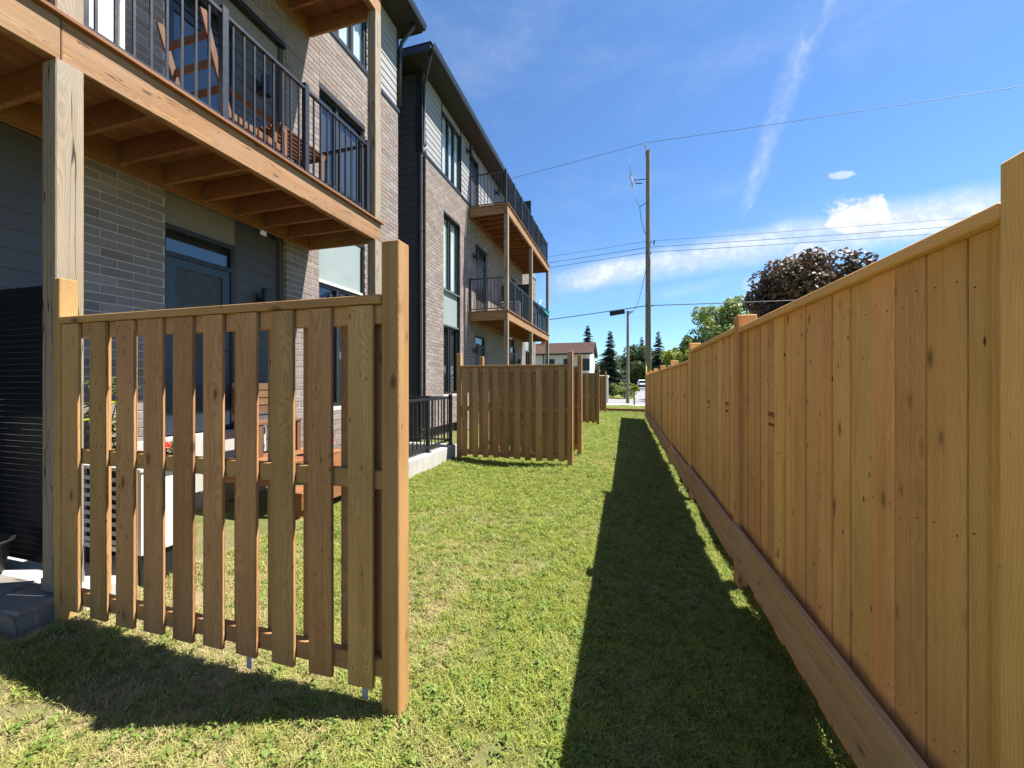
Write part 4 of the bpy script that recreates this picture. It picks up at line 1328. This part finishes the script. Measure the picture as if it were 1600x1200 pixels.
def build_tub():
    bm = bmesh.new()
    n = 28
    prof = [(0.17, 0.0), (0.20, 0.02), (0.255, 0.25), (0.275, 0.26), (0.28, 0.275), (0.27, 0.285), (0.245, 0.275), (0.19, 0.03), (0.0, 0.025)]
    rings = []
    for r, z in prof:
        rings.append([bm.verts.new((max(r, 0.001) * math.cos(2 * math.pi * j / n), max(r, 0.001) * 0.8 * math.sin(2 * math.pi * j / n), z)) for j in range(n)])
    for k in range(len(prof) - 1):
        for j in range(n):
            bm.faces.new((rings[k][j], rings[k][(j + 1) % n], rings[k + 1][(j + 1) % n], rings[k + 1][j]))
    bm.faces.new(rings[0][::-1])
    bmesh.ops.recalc_face_normals(bm, faces=bm.faces)
    o = bm_obj('plastic_tub', bm, M['rubber'], None, (-4.42, 1.62, 0.17), smooth=True)
    o.scale = (0.8, 0.8, 0.9)
    tag(o, 'round black plastic tub on the pad in front of the black panel', 'tub')
build_tub()

# ---- leaf helpers
def leaf_cloud(cl, n, size, rng, up=0.3, shell=0.55):
    """cl: list of (cx,cy,cz,rx,ry,rz); leaves spread over the clumps -> arrays"""
    V, Fc, T = [], [], []
    vol = np.array([c[3] * c[4] * c[5] for c in cl]) ** 0.67
    cnt = np.maximum(1, (n * vol / vol.sum()).astype(int))
    for c, m_ in zip(cl, cnt):
        d = rng.normal(size=(m_, 3)); d /= np.linalg.norm(d, axis=1)[:, None]
        r = rng.uniform(shell, 1.0, m_) ** 0.6
        P = np.array(c[:3]) + d * r[:, None] * np.array(c[3:])
        nr = d + rng.normal(0, 0.55, (m_, 3)); nr[:, 2] += up
        nr /= np.linalg.norm(nr, axis=1)[:, None]
        hx = rng.normal(size=(m_, 3)); u = np.cross(nr, hx); u /= np.linalg.norm(u, axis=1)[:, None]
        v = np.cross(nr, u)
        s = size * rng.uniform(0.6, 1.35, m_)
        base_t = rng.uniform(0.2, 0.8)
        for k in range(m_):
            i = len(V)
            p, a, b = P[k], u[k] * s[k], v[k] * s[k] * 0.62
            V += [p - a, p + b * 0.9 - a * 0.1, p + a, p - b * 0.9 + a * 0.1]
            tv = min(1, max(0, base_t + rng.normal(0, 0.22)))
            T += [tv] * 4
            Fc.append((i, i + 1, i + 2, i + 3))
    return V, Fc, T

def build_tree(name, label, cat, base, height, crown_lo, rx, ry, mat_leaf, nclump, nleaf, size, seed, trunk_r=0.16, sparse=1.0, shape=1.0, off=(0, 0)):
    rng = np.random.default_rng(seed)
    t = thing(name, label, cat, base)
    cz = (crown_lo + height) / 2; rz = (height - crown_lo) / 2
    cl = []
    limbs = []
    for k in range(nclump):
        d = rng.normal(size=3); d /= np.linalg.norm(d)
        rr = rng.uniform(0.25, 0.95) ** 0.7
        p = np.array([off[0] + d[0] * rx * rr, off[1] + d[1] * ry * rr, cz + d[2] * rz * rr])
        if shape < 1.0:   # pointed crown
            f = (p[2] - crown_lo) / max(0.1, height - crown_lo)
            p[:2] *= 1.15 - (1 - shape) * f * 1.4
        s = rng.uniform(0.22, 0.40) * (0.75 + 0.5 * (1 - rr))
        cl.append((p[0], p[1], p[2], rx * s * sparse, ry * s * sparse, rz * s * 0.85 * sparse))
        if k % 2 == 0:
            limbs.append(p)
    V, Fc, T = leaf_cloud(cl, nleaf, size, rng)
    py_obj('crown', V, Fc, mat_leaf, t, tint=T)
    bm = bmesh.new()
    prev = Vector((0, 0, -0.3)); pr = trunk_r * 1.25
    n = 6
    for k in range(1, n + 1):
        f = k / n
        q = Vector((off[0] * f + rng.normal(0, 0.04) * height * 0.1, off[1] * f + rng.normal(0, 0.04) * height * 0.1, f * (cz + rz * 0.45)))
        r = trunk_r * (1 - 0.75 * f)
        bm_cyl(bm, prev, q, pr, r, seg=8, cap=False)
        prev, pr = q, r
    for p in limbs:
        z0 = max(crown_lo * 0.75, min(p[2] - 0.25 * rz, cz))
        a = Vector((off[0] * z0 / max(cz, .1), off[1] * z0 / max(cz, .1), z0))
        b = Vector(p)
        mid = a.lerp(b, 0.5) + Vector((0, 0, 0.08 * rz))
        bm_cyl(bm, a, mid, trunk_r * 0.34, trunk_r * 0.2, seg=6, cap=False); bm_cyl(bm, mid, b, trunk_r * 0.2, trunk_r * 0.06, seg=5, cap=False)
    bm_obj('trunk', bm, M['bark'], t, smooth=True)
    return t

def build_spruce(label, base, height, width, seed, group=None, gap=1.0):
    rng = np.random.default_rng(seed)
    t = thing('spruce_tree', label, 'tree', base, group=group)
    V, Fc, T = [], [], []
    bm = bmesh.new()
    bm_cyl(bm, (0, 0, -0.3), (0, 0, height), 0.02 * height, 0.006, seg=7)
    nl = int(height * 5.5 * gap)
    for l in range(nl):
        f = (l + rng.uniform(-0.8, 0.8)) / nl
        f = min(0.995, max(0.0, f)); z = height * (0.06 + 0.93 * f)
        rl = width * (1 - f) ** 0.82 * rng.uniform(0.55, 1.15) + 0.06
        nb = int(5 + 5 * (1 - f))
        a0 = rng.uniform(0, 6.28)
        for q in range(nb):
            a = a0 + 6.283 * q / nb + rng.normal(0, 0.15)
            zl = z
            z = zl + rng.normal(0, 0.9 * height / nl)
            z = min(z, height * 0.985)
            L = max(0.08, rl * rng.uniform(0.6, 1.15))
            droop = 0.30 + 0.2 * (1 - f)
            dx, dy = math.cos(a), math.sin(a)
            if L > 0.3:
                bm_cyl(bm, (0, 0, z), (dx * L, dy * L, z - droop * L * 0.8), 0.012 * L, 0.004, seg=4, cap=False)
            ns = max(3, int(L / 0.16))
            zq = z; z = zl
            tv = rng.uniform(0.1, 0.9)
            for s in range(ns):
                g = (s + 0.6) / ns
                px, py_, pz = dx * L * g, dy * L * g, zq - droop * L * g * (0.8 + 0.2 * g) + 0.10 * L * g * g
                wd = (0.20 + 0.24 * (1 - g)) * (0.6 + L * 0.40)
                for side in (-1, 1):
                    i = len(V)
                    ox, oy = -dy * side, dx * side
                    tip = np.array([px + dx * wd * 0.8 + ox * wd, py_ + dy * wd * 0.8 + oy * wd, pz - wd * rng.uniform(0.2, 0.6)])
                    V += [(px - dx * 0.05, py_ - dy * 0.05, pz), (px + dx * 0.10, py_ + dy * 0.10, pz + 0.02), tuple(tip), (px + ox * wd * 0.6, py_ + oy * wd * 0.6, pz - wd * 0.45)]
                    T += [min(1, max(0, tv + rng.normal(0, 0.2)))] * 4
                    Fc.append((i, i + 1, i + 2, i + 3))
    py_obj('crown', V, Fc, M['needle'], t, tint=T)
    bm_obj('trunk', bm, M['bark'], t)
    return t

# ---- things behind the nearest screen
def build_garden_plant(name, label, base, h, n, spread, seed, leaf=0.06, m='leaf_lime', cat='plant', stems=5):
    rng = np.random.default_rng(seed)
    t = thing(name, label, cat, base)
    bm = bmesh.new(); V, Fc, T = [], [], []
    for k in range(stems):
        a = rng.uniform(0, 6.28); lean = rng.uniform(0.1, 1.0) * spread
        top = Vector((lean * math.cos(a), lean * math.sin(a), h * rng.uniform(0.7, 1.0)))
        bm_cyl(bm, (0, 0, 0), top * 0.5 + Vector((0, 0, 0.05 * h)), 0.006, 0.005, seg=5); bm_cyl(bm, top * 0.5 + Vector((0, 0, 0.05 * h)), top, 0.005, 0.003, seg=5)
        for q in range(n // stems):
            f = rng.uniform(0.25, 1.0)
            p = np.array(top) * f + rng.normal(0, 0.02, 3)
            a2 = rng.uniform(0, 6.28); d = np.array([math.cos(a2), math.sin(a2), rng.uniform(-0.5, 0.4)])
            s = leaf * rng.uniform(0.6, 1.3)
            sd = np.array([-math.sin(a2), math.cos(a2), 0.0])
            i = len(V)
            V += [p, p + d * s * 0.5 + sd * s * 0.38 + np.array([0, 0, 0.01]), p + d * s * 1.25, p + d * s * 0.5 - sd * s * 0.38 + np.array([0, 0, 0.01])]
            T += [rng.uniform()] * 4; Fc.append((i, i + 1, i + 2, i + 3))
    py_obj('leaves', V, Fc, M[m], t, tint=T)
    bm_obj('stem', bm, M['leaf_green'], t)
    return t

def build_pot(label, loc, r, h, m, plant=True, seed=1, cat='flower pot'):
    t = thing('flower_pot', label, cat, loc)
    bm = bmesh.new()
    n = 20
    prof = [(r * 0.7, 0), (r * 0.95, h * 0.8), (r * 1.06, h * 0.82), (r * 1.06, h), (r * 0.92, h), (r * 0.88, h * 0.86), (0.001, h * 0.85)]
    rings = [[bm.verts.new((a * math.cos(6.2832 * j / n), a * math.sin(6.2832 * j / n), z)) for j in range(n)] for a, z in prof]
    for k in range(len(prof) - 1):
        for j in range(n):
            bm.faces.new((rings[k][j], rings[k][(j + 1) % n], rings[k + 1][(j + 1) % n], rings[k + 1][j]))
    bm.faces.new(rings[0][::-1])
    bmesh.ops.recalc_face_normals(bm, faces=bm.faces)
    bm_obj('pot', bm, m, t, smooth=False)
    if plant:
        rng = np.random.default_rng(seed)
        V, Fc, T = leaf_cloud([(0, 0, h * 1.25, r * 0.9, r * 0.9, h * 0.5)], 60, 0.035, rng)
        py_obj('leaves', V, Fc, M['leaf_green'], t, tint=T)
        V, Fc, T = leaf_cloud([(0, 0, h * 1.5, r * 0.9, r * 0.9, h * 0.35)], 26, 0.026, rng)
        py_obj('flowers', V, Fc, M['red'], t, tint=T)
    return t

def build_cedar_steps():
    t = thing('wooden_steps', 'low orange cedar platform with steps behind the nearest privacy screen', 'steps', (-4.02, 3.40, 0))
    # upper platform
    for k in range(8):
        box('deck_board', (-0.60, k * 0.142, 0.60), (0.34, k * 0.142 + 0.137, 0.63), M['cedarX'], t, 0.003)
    box('riser', (0.30, 0.0, 0.42), (0.338, 1.13, 0.598), M['cedarY'], t, 0.003)
    box('riser', (-0.60, -0.04, 0.42), (0.34, -0.002, 0.598), M['cedarX'], t, 0.003)
    for k in range(2):
        box('tread', (0.345 + k * 0.142, 0.1, 0.30), (0.345 + k * 0.142 + 0.137, 1.13, 0.33), M['cedarY'], t, 0.003)
    box('riser', (0.585, 0.1, 0.14), (0.62, 1.13, 0.298), M['cedarY'], t, 0.003)
    for x, y in ((-0.55, 0.03), (0.22, 0.03), (-0.55, 1.0), (0.22, 1.0)):
        box('leg', (x, y, -0.05), (x + 0.07, y + 0.07, 0.598), M['cedarZ'], t)
    for y in (0.12, 1.05):
        box('leg', (0.50, y, -0.05), (0.57, y + 0.05, 0.298), M['cedarZ'], t)
build_cedar_steps()
tag(box('door_landing', (-5.02, 2.75, 0.0), (-4.83, 4.35, 0.93), M['concrete'], None, 0.008), 'pale concrete landing below the ground floor door of the near townhouse', 'landing')
tag(box('concrete_step', (-4.82, 2.74, 0.0), (-4.36, 3.02, 0.66), M['concrete'], None, 0.012), 'pale concrete step between air conditioner and cedar platform', 'step')
def build_bench():
    t = thing('wooden_bench', 'brown wooden bench with a tall back behind the nearest privacy screen', 'bench', (-4.52, 4.05, 0.63), (0, 0, 0))
    for k in range(4):
        box('slat', (-0.1 + k * 0.095, -0.34, 0.40), (-0.1 + k * 0.095 + 0.085, 0.34, 0.422), FURN['Y'], t)
    for k in range(4):
        box('back_slat', (-0.145, -0.34, 0.52 + k * 0.10), (-0.125, 0.34, 0.52 + k * 0.10 + 0.085), FURN['Y'], t)
    for y in (-0.32, 0.26):
        box('leg', (-0.12, y, 0), (-0.06, y + 0.06, 0.95), FURN['Z'], t); box('leg', (0.20, y, 0), (0.26, y + 0.06, 0.398), FURN['Z'], t)
build_bench()
build_pot('red plastic flower pot at the back corner of the cedar platform', (-3.86, 3.62, 0.63), 0.09, 0.17, M['red'], True, 3)
build_pot('second red flower pot, by the far end of the cedar platform', (-3.84, 4.38, 0.63), 0.085, 0.15, M['red'], True, 4)
build_pot('round green pot standing beside the red pots on the cedar platform', (-3.80, 4.10, 0.63), 0.10, 0.17, M['green_pl'], False, 5)
build_pot('terracotta pot with seedlings on the concrete step', (-4.46, 2.88, 0.66), 0.09, 0.16, M['terracotta'], True, 6)
def build_planter():
    t = thing('planter_box', 'raised wooden planter box behind the air conditioner with bright leafy plants', 'planter', (-4.55, 2.50, 0.15))
    for z in (0.0, 0.15, 0.30, 0.45, 0.60):
        box('side_board', (-0.27, -0.15, z), (0.27, -0.13, z + 0.142), M['cedarX'], t)
        box('side_board', (-0.27, 0.13, z), (0.27, 0.15, z + 0.142), M['cedarX'], t)
        box('end_board', (0.25, -0.128, z), (0.27, 0.128, z + 0.142), M['cedarY'], t)
        box('end_board', (-0.27, -0.128, z), (-0.25, 0.128, z + 0.142), M['cedarY'], t)
    box('soil', (-0.248, -0.127, 0.5), (0.248, 0.127, 0.69), M['soil'], t)
build_planter()
build_garden_plant('tall_leafy_plant', 'tall bright green leafy plant in the planter box, leftmost', (-4.66, 2.46, 0.84), 0.85, 80, 0.14, 5, 0.10)
build_garden_plant('leafy_plant', 'shorter bushy green plant in the planter box, right of the tall one', (-4.42, 2.46, 0.84), 0.45, 80, 0.2, 9, 0.075, 'leaf_green', stems=7)


# ================================================================== TERRACE WITH BLACK RAILING
def build_terrace():
    t = thing('concrete_terrace', 'pale concrete terrace wall along the lawn between the two townhouses', 'terrace wall', (-3.24, 4.9, 0))
    box('retaining_wall', (-0.20, 0.3, -0.4), (0, 2.38, 0.31), M['concrete'], t, 0.012)
    box('retaining_wall', (-1.62, 2.18, -0.4), (-0.203, 2.38, 0.307), M['concrete'], t, 0.012)
    box('terrace_floor', (-1.62, 0.3, -0.3), (-0.203, 2.177, 0.02), M['concrete'], t)
build_terrace()
def build_terrace_rail():
    t = thing('metal_railing', 'black metal railing standing on the pale concrete terrace wall', 'railing', (-3.34, 5.2, 0.31))
    def seg(a, b, axis, fixed):
        bm = bmesh.new()
        if axis == 'Y':
            bm_box(bm, (fixed - 0.024, a, 0.915), (fixed + 0.024, b, 0.955))
        else:
            bm_box(bm, (a, fixed - 0.024, 0.915), (b, fixed + 0.024, 0.955))
        bm_obj('top_rail', bm, M['black'], t)
        bm = bmesh.new()
        if axis == 'Y':
            bm_box(bm, (fixed - 0.015, a, 0.085), (fixed + 0.015, b, 0.115))
        else:
            bm_box(bm, (a, fixed - 0.015, 0.085), (b, fixed + 0.015, 0.115))
        bm_obj('bottom_rail', bm, M['black'], t)
        n = int((b - a) / 0.115)
        for k in range(1, n):
            p = a + k * (b - a) / n
            loc = (fixed, p, 0.515) if axis == 'Y' else (p, fixed, 0.515)
            link('baluster', box_mesh(0.017, 0.017, 0.80, 0, M['black']), t, loc)
    seg(0.03, 1.05, 'Y', 0); seg(1.06, 1.98, 'Y', 0)
    seg(-1.45, -0.03, 'X', 1.98)
    for p in ((0, 0.03), (0, 1.05), (0, 1.98), (-1.45, 1.98)):
        box('rail_post', (p[0] - 0.03, p[1] - 0.03, 0.0), (p[0] + 0.03, p[1] + 0.03, 1.0), M['black'], t, 0.003)
        box('base_plate', (p[0] - 0.06, p[1] - 0.05, 0.0), (p[0] + 0.06, p[1] + 0.05, 0.012), M['black'], t)
build_terrace_rail()


# ================================================================== POLES AND WIRES
PX, PY = 1.18, 22.3
def build_pole():
    t = thing('utility_pole', 'tall grey wooden utility pole with fuse cutout near its top', 'utility pole', (PX, PY, 0))
    bm = bmesh.new()
    bm_cyl(bm, (0, 0, -0.5), (0, 0, 13.95), 0.165, 0.115, seg=18)
    bm_obj('pole_shaft', bm, M['polewood'], t, smooth=False)
    bm = bmesh.new()
    bm_box(bm, (-0.15, -0.03, 13.65), (-0.115, 0.03, 14.15))
    for k in range(4):
        bm_cyl(bm, (-0.13, 0, 14.12 + k * 0.07), (-0.13, 0, 14.16 + k * 0.07), 0.06, 0.03, seg=10)
    bm_obj('insulator', bm, M['porcelain'], t)
    bm = bmesh.new()
    bm_cyl(bm, (-0.10, 0, 12.45), (-0.75, 0, 12.48), 0.025); bm_cyl(bm, (-0.3, 0, 12.25), (-0.65, 0, 12.30), 0.03)
    bm_cyl(bm, (-0.10, 0, 11.15), (-0.42, 0, 11.02), 0.02)
    bm_obj('bracket', bm, M['wire'], t)
    bm = bmesh.new()
    bm_cyl(bm, (-0.90, 0, 12.75), (-0.80, 0, 12.15), 0.06, 0.05, seg=10)
    bm_cyl(bm, (-0.84, 0, 12.80), (-0.98, 0, 12.72), 0.05, 0.05, seg=8)
    bm_obj('fuse_cutout', bm, M['porcelain'], t)
    tube_obj('drop_cable', [(-0.98, 0, 13.73), (-0.95, 0, 13.2), (-0.88, 0, 12.78)], 0.012, M['wire'], t, 5)
    tube_obj('drop_cable', [(-0.78, 0, 12.15), (-0.55, 0, 11.2), (-0.43, 0, 11.0), (-0.38, 0, 10.4), (-0.22, 0, 9.7), (-0.14, 0, 9.5)], 0.016, M['wire'], t, 5)
    bm = bmesh.new()
    bm_cyl(bm, (0.12, -0.08, 9.0), (0.30, -0.08, 9.02), 0.02); bm_cyl(bm, (0.28, -0.08, 8.85), (0.32, -0.08, 9.1), 0.03); bm_cyl(bm, (0.12, -0.08, 5.6), (0.30, -0.08, 5.62), 0.02)
    bm_box(bm, (-0.13, -0.10, 8.4), (0.13, 0.10, 8.46))
    bm_obj('wire_clamp', bm, M['wire'], t)
    tube_obj('conduit', [(0.10, -0.135, 0.0), (0.10, -0.12, 8.3)], 0.035, M['polewood'], t, 8)
    tube_obj('yellow_guard', [(-0.10, -0.13, 0.1), (-0.10, -0.12, 2.65)], 0.035, M['yellow'], t, 8)
build_pole()
def wire(label, pts, r, n=14, sag=0.0, name='overhead_wire'):
    out = []
    for (a, b, sg) in pts:
        a, b = Vector(a), Vector(b)
        for k in range(n + 1):
            f = k / n
            p = a.lerp(b, f); p.z -= sg * 4 * f * (1 - f)
            if not out or (p - out[-1]).length > 1e-4:
                out.append(p)
    o = tube_obj(name, out, r, M['wire'], None, 5)
    tag(o, label, 'wire')
    return o
wire('single thin overhead wire at the very top of the tall utility pole', [((-60, 22.6, 10.9), (PX - 0.13, 22.3, 14.4), 0.9), ((PX - 0.13, 22.3, 14.4), (75, 21.6, 16.2), 0.9)], 0.012, 24)
for k, (zl, zp, lab) in enumerate(((7.4, 9.05, 'highest of the three parallel wires crossing the middle of the pole'), (6.9, 8.72, 'middle one of the three parallel wires crossing the pole'), (6.6, 8.45, 'lowest of the three parallel wires crossing the middle of the pole'))):
    wire(lab, [((-60, 22.5, zl - 0.6), (PX, 22.12, zp), 0.5), ((PX, 22.12, zp), (75, 21.8, zp + 0.55), 0.7)], 0.010 if k == 0 else 0.014, 24)
wire('thick low communication cable crossing the pole just above the fence', [((-60, 22.5, 3.8), (PX, 22.12, 5.62), 1.1), ((PX, 22.12, 5.62), (75, 21.9, 7.6), 0.9)], 0.024, 24)
o = box('splice_case', (-1.05, 22.05, 4.78), (-0.25, 22.25, 5.02), M['rubber'], None, 0.03)
tag(o, 'black cable splice case hanging on the low cable left of the pole', 'splice case')
o.rotation_euler = (0, rad(-7), 0); o.location = (-0.42, 22.15, 5.33)
wire('slack service wire dropping from the tall pole to the small pole', [((PX - 0.12, 22.25, 7.6), (0.2, 30.0, 6.7), 0.9)], 0.014)

def build_small_pole():
    t = thing('utility_pole', 'short thin wooden pole beyond the road, left of the tall pole', 'utility pole', (0.18, 30.0, 0))
    bm = bmesh.new(); bm_cyl(bm, (0, 0, -0.4), (0, 0, 6.75), 0.13, 0.085, seg=12)
    bm_obj('pole_shaft', bm, M['polewood'], t)
    bm = bmesh.new(); bm_cyl(bm, (0.05, -0.05, 6.5), (0.35, -0.05, 6.75), 0.03); bm_cyl(bm, (-0.1, 0, 6.66), (0.2, 0, 6.69), 0.04)
    bm_obj('bracket', bm, M['wire'], t)
build_small_pole()


# ================================================================== STREET AND BEYOND
def build_shelter():
    t = thing('glass_shelter', 'small white framed glass shelter beyond the end of the lawn', 'shelter', (-1.30, 30.2, 0.0))
    bm = bmesh.new()
    for x in (-1.8, -0.12):
        for y in (0, 1.3):
            bm_box(bm, (x, y, 0), (x + 0.16, y + 0.12, 1.9))
    bm_obj('frame', bm, M['white'], t)
    box('roof', (-1.85, -0.05, 1.9), (0.09, 1.47, 2.06), M['white'], t, 0.02)
    box('pane', (-1.64, 0.03, 0.15), (-0.12, 0.05, 1.898), M['glass'], t)
    box('pane', (-0.05, 0.13, 0.15), (-0.03, 1.29, 1.898), M['glass'], t)
    box('bench', (-1.5, 0.8, 0.42), (-0.3, 1.15, 0.47), M['cedarX'], t)
build_shelter()

def build_house():
    y = 47.0
    t = thing('white_house', 'distant white house with low brown shingle roof seen past the balconies', 'house', (-10, y, 0))
    x0, x1 = -10.0, 5.95
    zw = 5.05
    box('wall', (x0, 0.02, 0), (x1, 8.0, zw), M['cream'], t)
    # gable end wall, sunlit
    V = [(x1 + 0.02, 0.0, 0), (x1 + 0.02, 8.02, 0), (x1 + 0.02, 8.02, zw), (x1 + 0.02, 4.0, zw + 1.45), (x1 + 0.02, 0.0, zw)]
    V += [(x - 0.4, yv, z) for x, yv, z in V]
    Fc = [(0, 1, 2, 3, 4), (9, 8, 7, 6, 5)] + [(i, 5 + i, 5 + (i + 1) % 5, (i + 1) % 5) for i in range(5)]
    py_obj('gable_wall', V, Fc, M['stucco'], t)
    bm = bmesh.new()
    e = 0.45
    for s, yv in ((-1, -0.5), (1, 8.5)):
        vs = [bm.verts.new((xx, yy, zz)) for xx, yy, zz in ((x0, yv, zw - 0.12), (x1 + e, yv, zw - 0.12), (x1 + e, 4.0, zw + 1.6), (x0, 4.0, zw + 1.6))]
        bm.faces.new(vs)
    r = bmesh.ops.solidify(bm, geom=bm.faces[:], thickness=0.12)
    bmesh.ops.recalc_face_normals(bm, faces=bm.faces)
    bm_obj('roof', bm, M['umber'], t)
    box('fascia', (x0, -0.54, zw - 0.28), (x1 + e, -0.505, zw - 0.08), M['trim'], t)
    box('chimney', (-0.6, 3.6, zw + 1.2), (0.0, 4.3, zw + 2.0), M['terracotta'], t)
    for xx in (0.8, 3.0, -1.6, -4.0, 5.0):
        bm = bmesh.new(); bm_box(bm, (xx - 0.1, -0.06, 2.9), (xx + 1.0, 0.015, 4.3))
        wf = bm_obj('window', bm, M['trim'], t)
        box('pane', (xx, -0.075, 3.0), (xx + 0.9, -0.062, 4.2), M['glass'], wf)
    for xx in (0.4, 3.4):
        box('drain_pipe', (xx, -0.1, 0), (xx + 0.1, 0.0, zw - 0.1), M['trim'], t)
build_house()

def build_car():
    t = thing('parked_car', 'white car parked far up the driveway beyond the road', 'car', (2.95, 74.0, gz(4, 74) + 0.02))
    prof = [(-2.1, 0.35), (-2.15, 0.75), (-1.95, 0.98), (-1.75, 1.42), (-0.2, 1.55), (0.55, 1.45), (1.15, 1.02), (1.95, 0.9), (2.15, 0.62), (2.1, 0.32)]
    V = [(-0.85, y, z) for y, z in prof] + [(0.85, y, z) for y, z in prof]
    for k, (y, z) in enumerate(prof):
        if z > 1.1:
            V[k] = (-0.68, y, z); V[k + len(prof)] = (0.68, y, z)
    n = len(prof)
    Fc = [(i, (i + 1) % n, n + (i + 1) % n, n + i) for i in range(n)] + [tuple(range(n))[::-1], tuple(range(n, 2 * n))]
    py_obj('body', V, Fc, M['carpaint'], t)
    box('rear_window', (-0.6, -1.93, 1.03), (0.6, -1.75, 1.36), M['rubber'], t)
    for x in (-0.8, 0.62):
        for y in (-1.35, 1.35):
            bm = bmesh.new(); bm_cyl(bm, (x, y, 0.32), (x + 0.2, y, 0.32), 0.32, seg=16)
            bm_obj('wheel', bm, M['rubber'], t)
    for x in (-0.8, 0.55):
        box('tail_light', (x, -2.17, 0.75), (x + 0.25, -2.05, 0.95), M['red'], t)
    box('bumper', (-0.84, -2.22, 0.35), (0.84, -2.08, 0.6), M['rubber'], t)
build_car()

tw = tube_obj('twig', [(-1.62, 1.50, 0.03), (-1.52, 1.49, 0.045), (-1.44, 1.475, 0.04), (-1.36, 1.48, 0.05)], [0.005, 0.0045, 0.004, 0.002], M['bark'], None, 6)
tag(tw, 'thin dry twig lying in the shade of the nearest privacy screen', 'twig')
# trees and shrubs
build_tree('maple_tree', 'dark maroon leaved maple rising behind the board fence', 'tree', (10.6, 27.5, 0), 9.45, 3.4, 3.1, 2.8, M['leaf_maroon'], 130, 30000, 0.13, 5, 0.24)
build_tree('ash_tree', 'airy light green tree behind the fence, left of the maroon maple', 'tree', (8.6, 38.0, 0), 9.2, 3.0, 3.1, 2.6, M['leaf_pale'], 75, 9500, 0.15, 8, 0.16, sparse=0.95)
build_tree('ash_tree', 'smaller bright green tree between tall pole and the airy tree', 'tree', (5.3, 37.0, 0), 5.6, 1.2, 1.9, 1.7, M['leaf_pale'], 40, 6000, 0.15, 9, 0.14)
build_tree('golden_shrub', 'golden yellow shrub just above the far end of the fence', 'shrub', (3.95, 34.0, 0), 4.7, 0.8, 1.25, 1.1, M['leaf_lime'], 30, 3000, 0.11, 10, 0.1)
build_tree('round_tree', 'dense round green tree far behind the two poles', 'tree', (2.6, 86.0, 0.5), 8.6, 0.6, 5.0, 3.5, M['leaf_green'], 60, 8500, 0.26, 12, 0.2)
build_tree('round_tree', 'dense green tree far behind the fence end, right of the tall pole', 'tree', (9.8, 90.0, 0.5), 8.2, 0.6, 5.0, 3.5, M['leaf_green'], 50, 7000, 0.28, 13, 0.2)
build_tree('bushy_tree', 'mid green bushy tree at the foot of the tallest spruce', 'tree', (-2.9, 62.0, 0.2), 4.6, 0.2, 2.4, 2.0, M['leaf_green'], 40, 3500, 0.2, 14, 0.14)
build_tree('roadside_bush', 'wide pale green bush at the foot of the short pole', 'bush', (-0.05, 38.5, 0), 1.55, 0.0, 1.1, 1.0, M['leaf_pale'], 30, 2600, 0.09, 15, 0.05)
build_tree('roadside_bush', 'darker green bush left of the short pole beside pale rocks', 'bush', (-1.2, 41.0, 0), 1.5, 0.0, 1.2, 1.0, M['leaf_green'], 24, 1800, 0.09, 16, 0.05)
def young_tree():
    t = build_tree('young_tree', 'small yellow green young tree on thin trunk by the sidewalk', 'tree', (0.57, 27.4, 0), 1.5, 0.85, 0.48, 0.45, M['leaf_lime'], 16, 900, 0.06, 17, 0.055)
young_tree()
build_spruce('tall blue green spruce in the distance above the far privacy screens', (-2.0, 56.0, 0.2), 8.5, 2.5, 3)
build_spruce('spruce poking above the brown roof of the white house', (-5.6, 62.0, 0.2), 10.3, 2.5, 4)
build_spruce('farthest spruce, its tip showing just left of the tall pole', (3.6, 94.0, 0.5), 11.4, 3.0, 6, gap=0.8)
build_spruce('sparse spruce showing just right of the tall pole', (5.0, 66.0, 0.3), 9.3, 2.6, 7, gap=0.75)
# stakes beyond the fence
for (x, yv, zt, lab) in ((5.9, 36.0, 5.5, 'thin dark pole standing among the trees by the bright green tree'), (8.7, 33.0, 7.2, 'thin dark pole standing in front of the airy green tree')):
    bm = bmesh.new(); bm_cyl(bm, (x, yv, -0.2), (x, yv, zt), 0.055, 0.045, seg=8)
    tag(bm_obj('thin_pole', bm, M['wire']), lab, 'pole')

def far_wood():
    rng = np.random.default_rng(40)
    cl = []
    for k in range(150):
        x = rng.uniform(-120, 150); y = rng.uniform(105, 135); h = rng.uniform(3.0, 7.5)
        cl.append((x, y, 1 + h * 0.4, rng.uniform(2.5, 5), 2.5, h * 0.6))
    V, Fc, T = leaf_cloud(cl, 26000, 0.5, rng, shell=0.3)
    o = py_obj('far_wood', V, Fc, M['leaf_dark'], tint=T)
    o['kind'] = 'stuff'
far_wood()
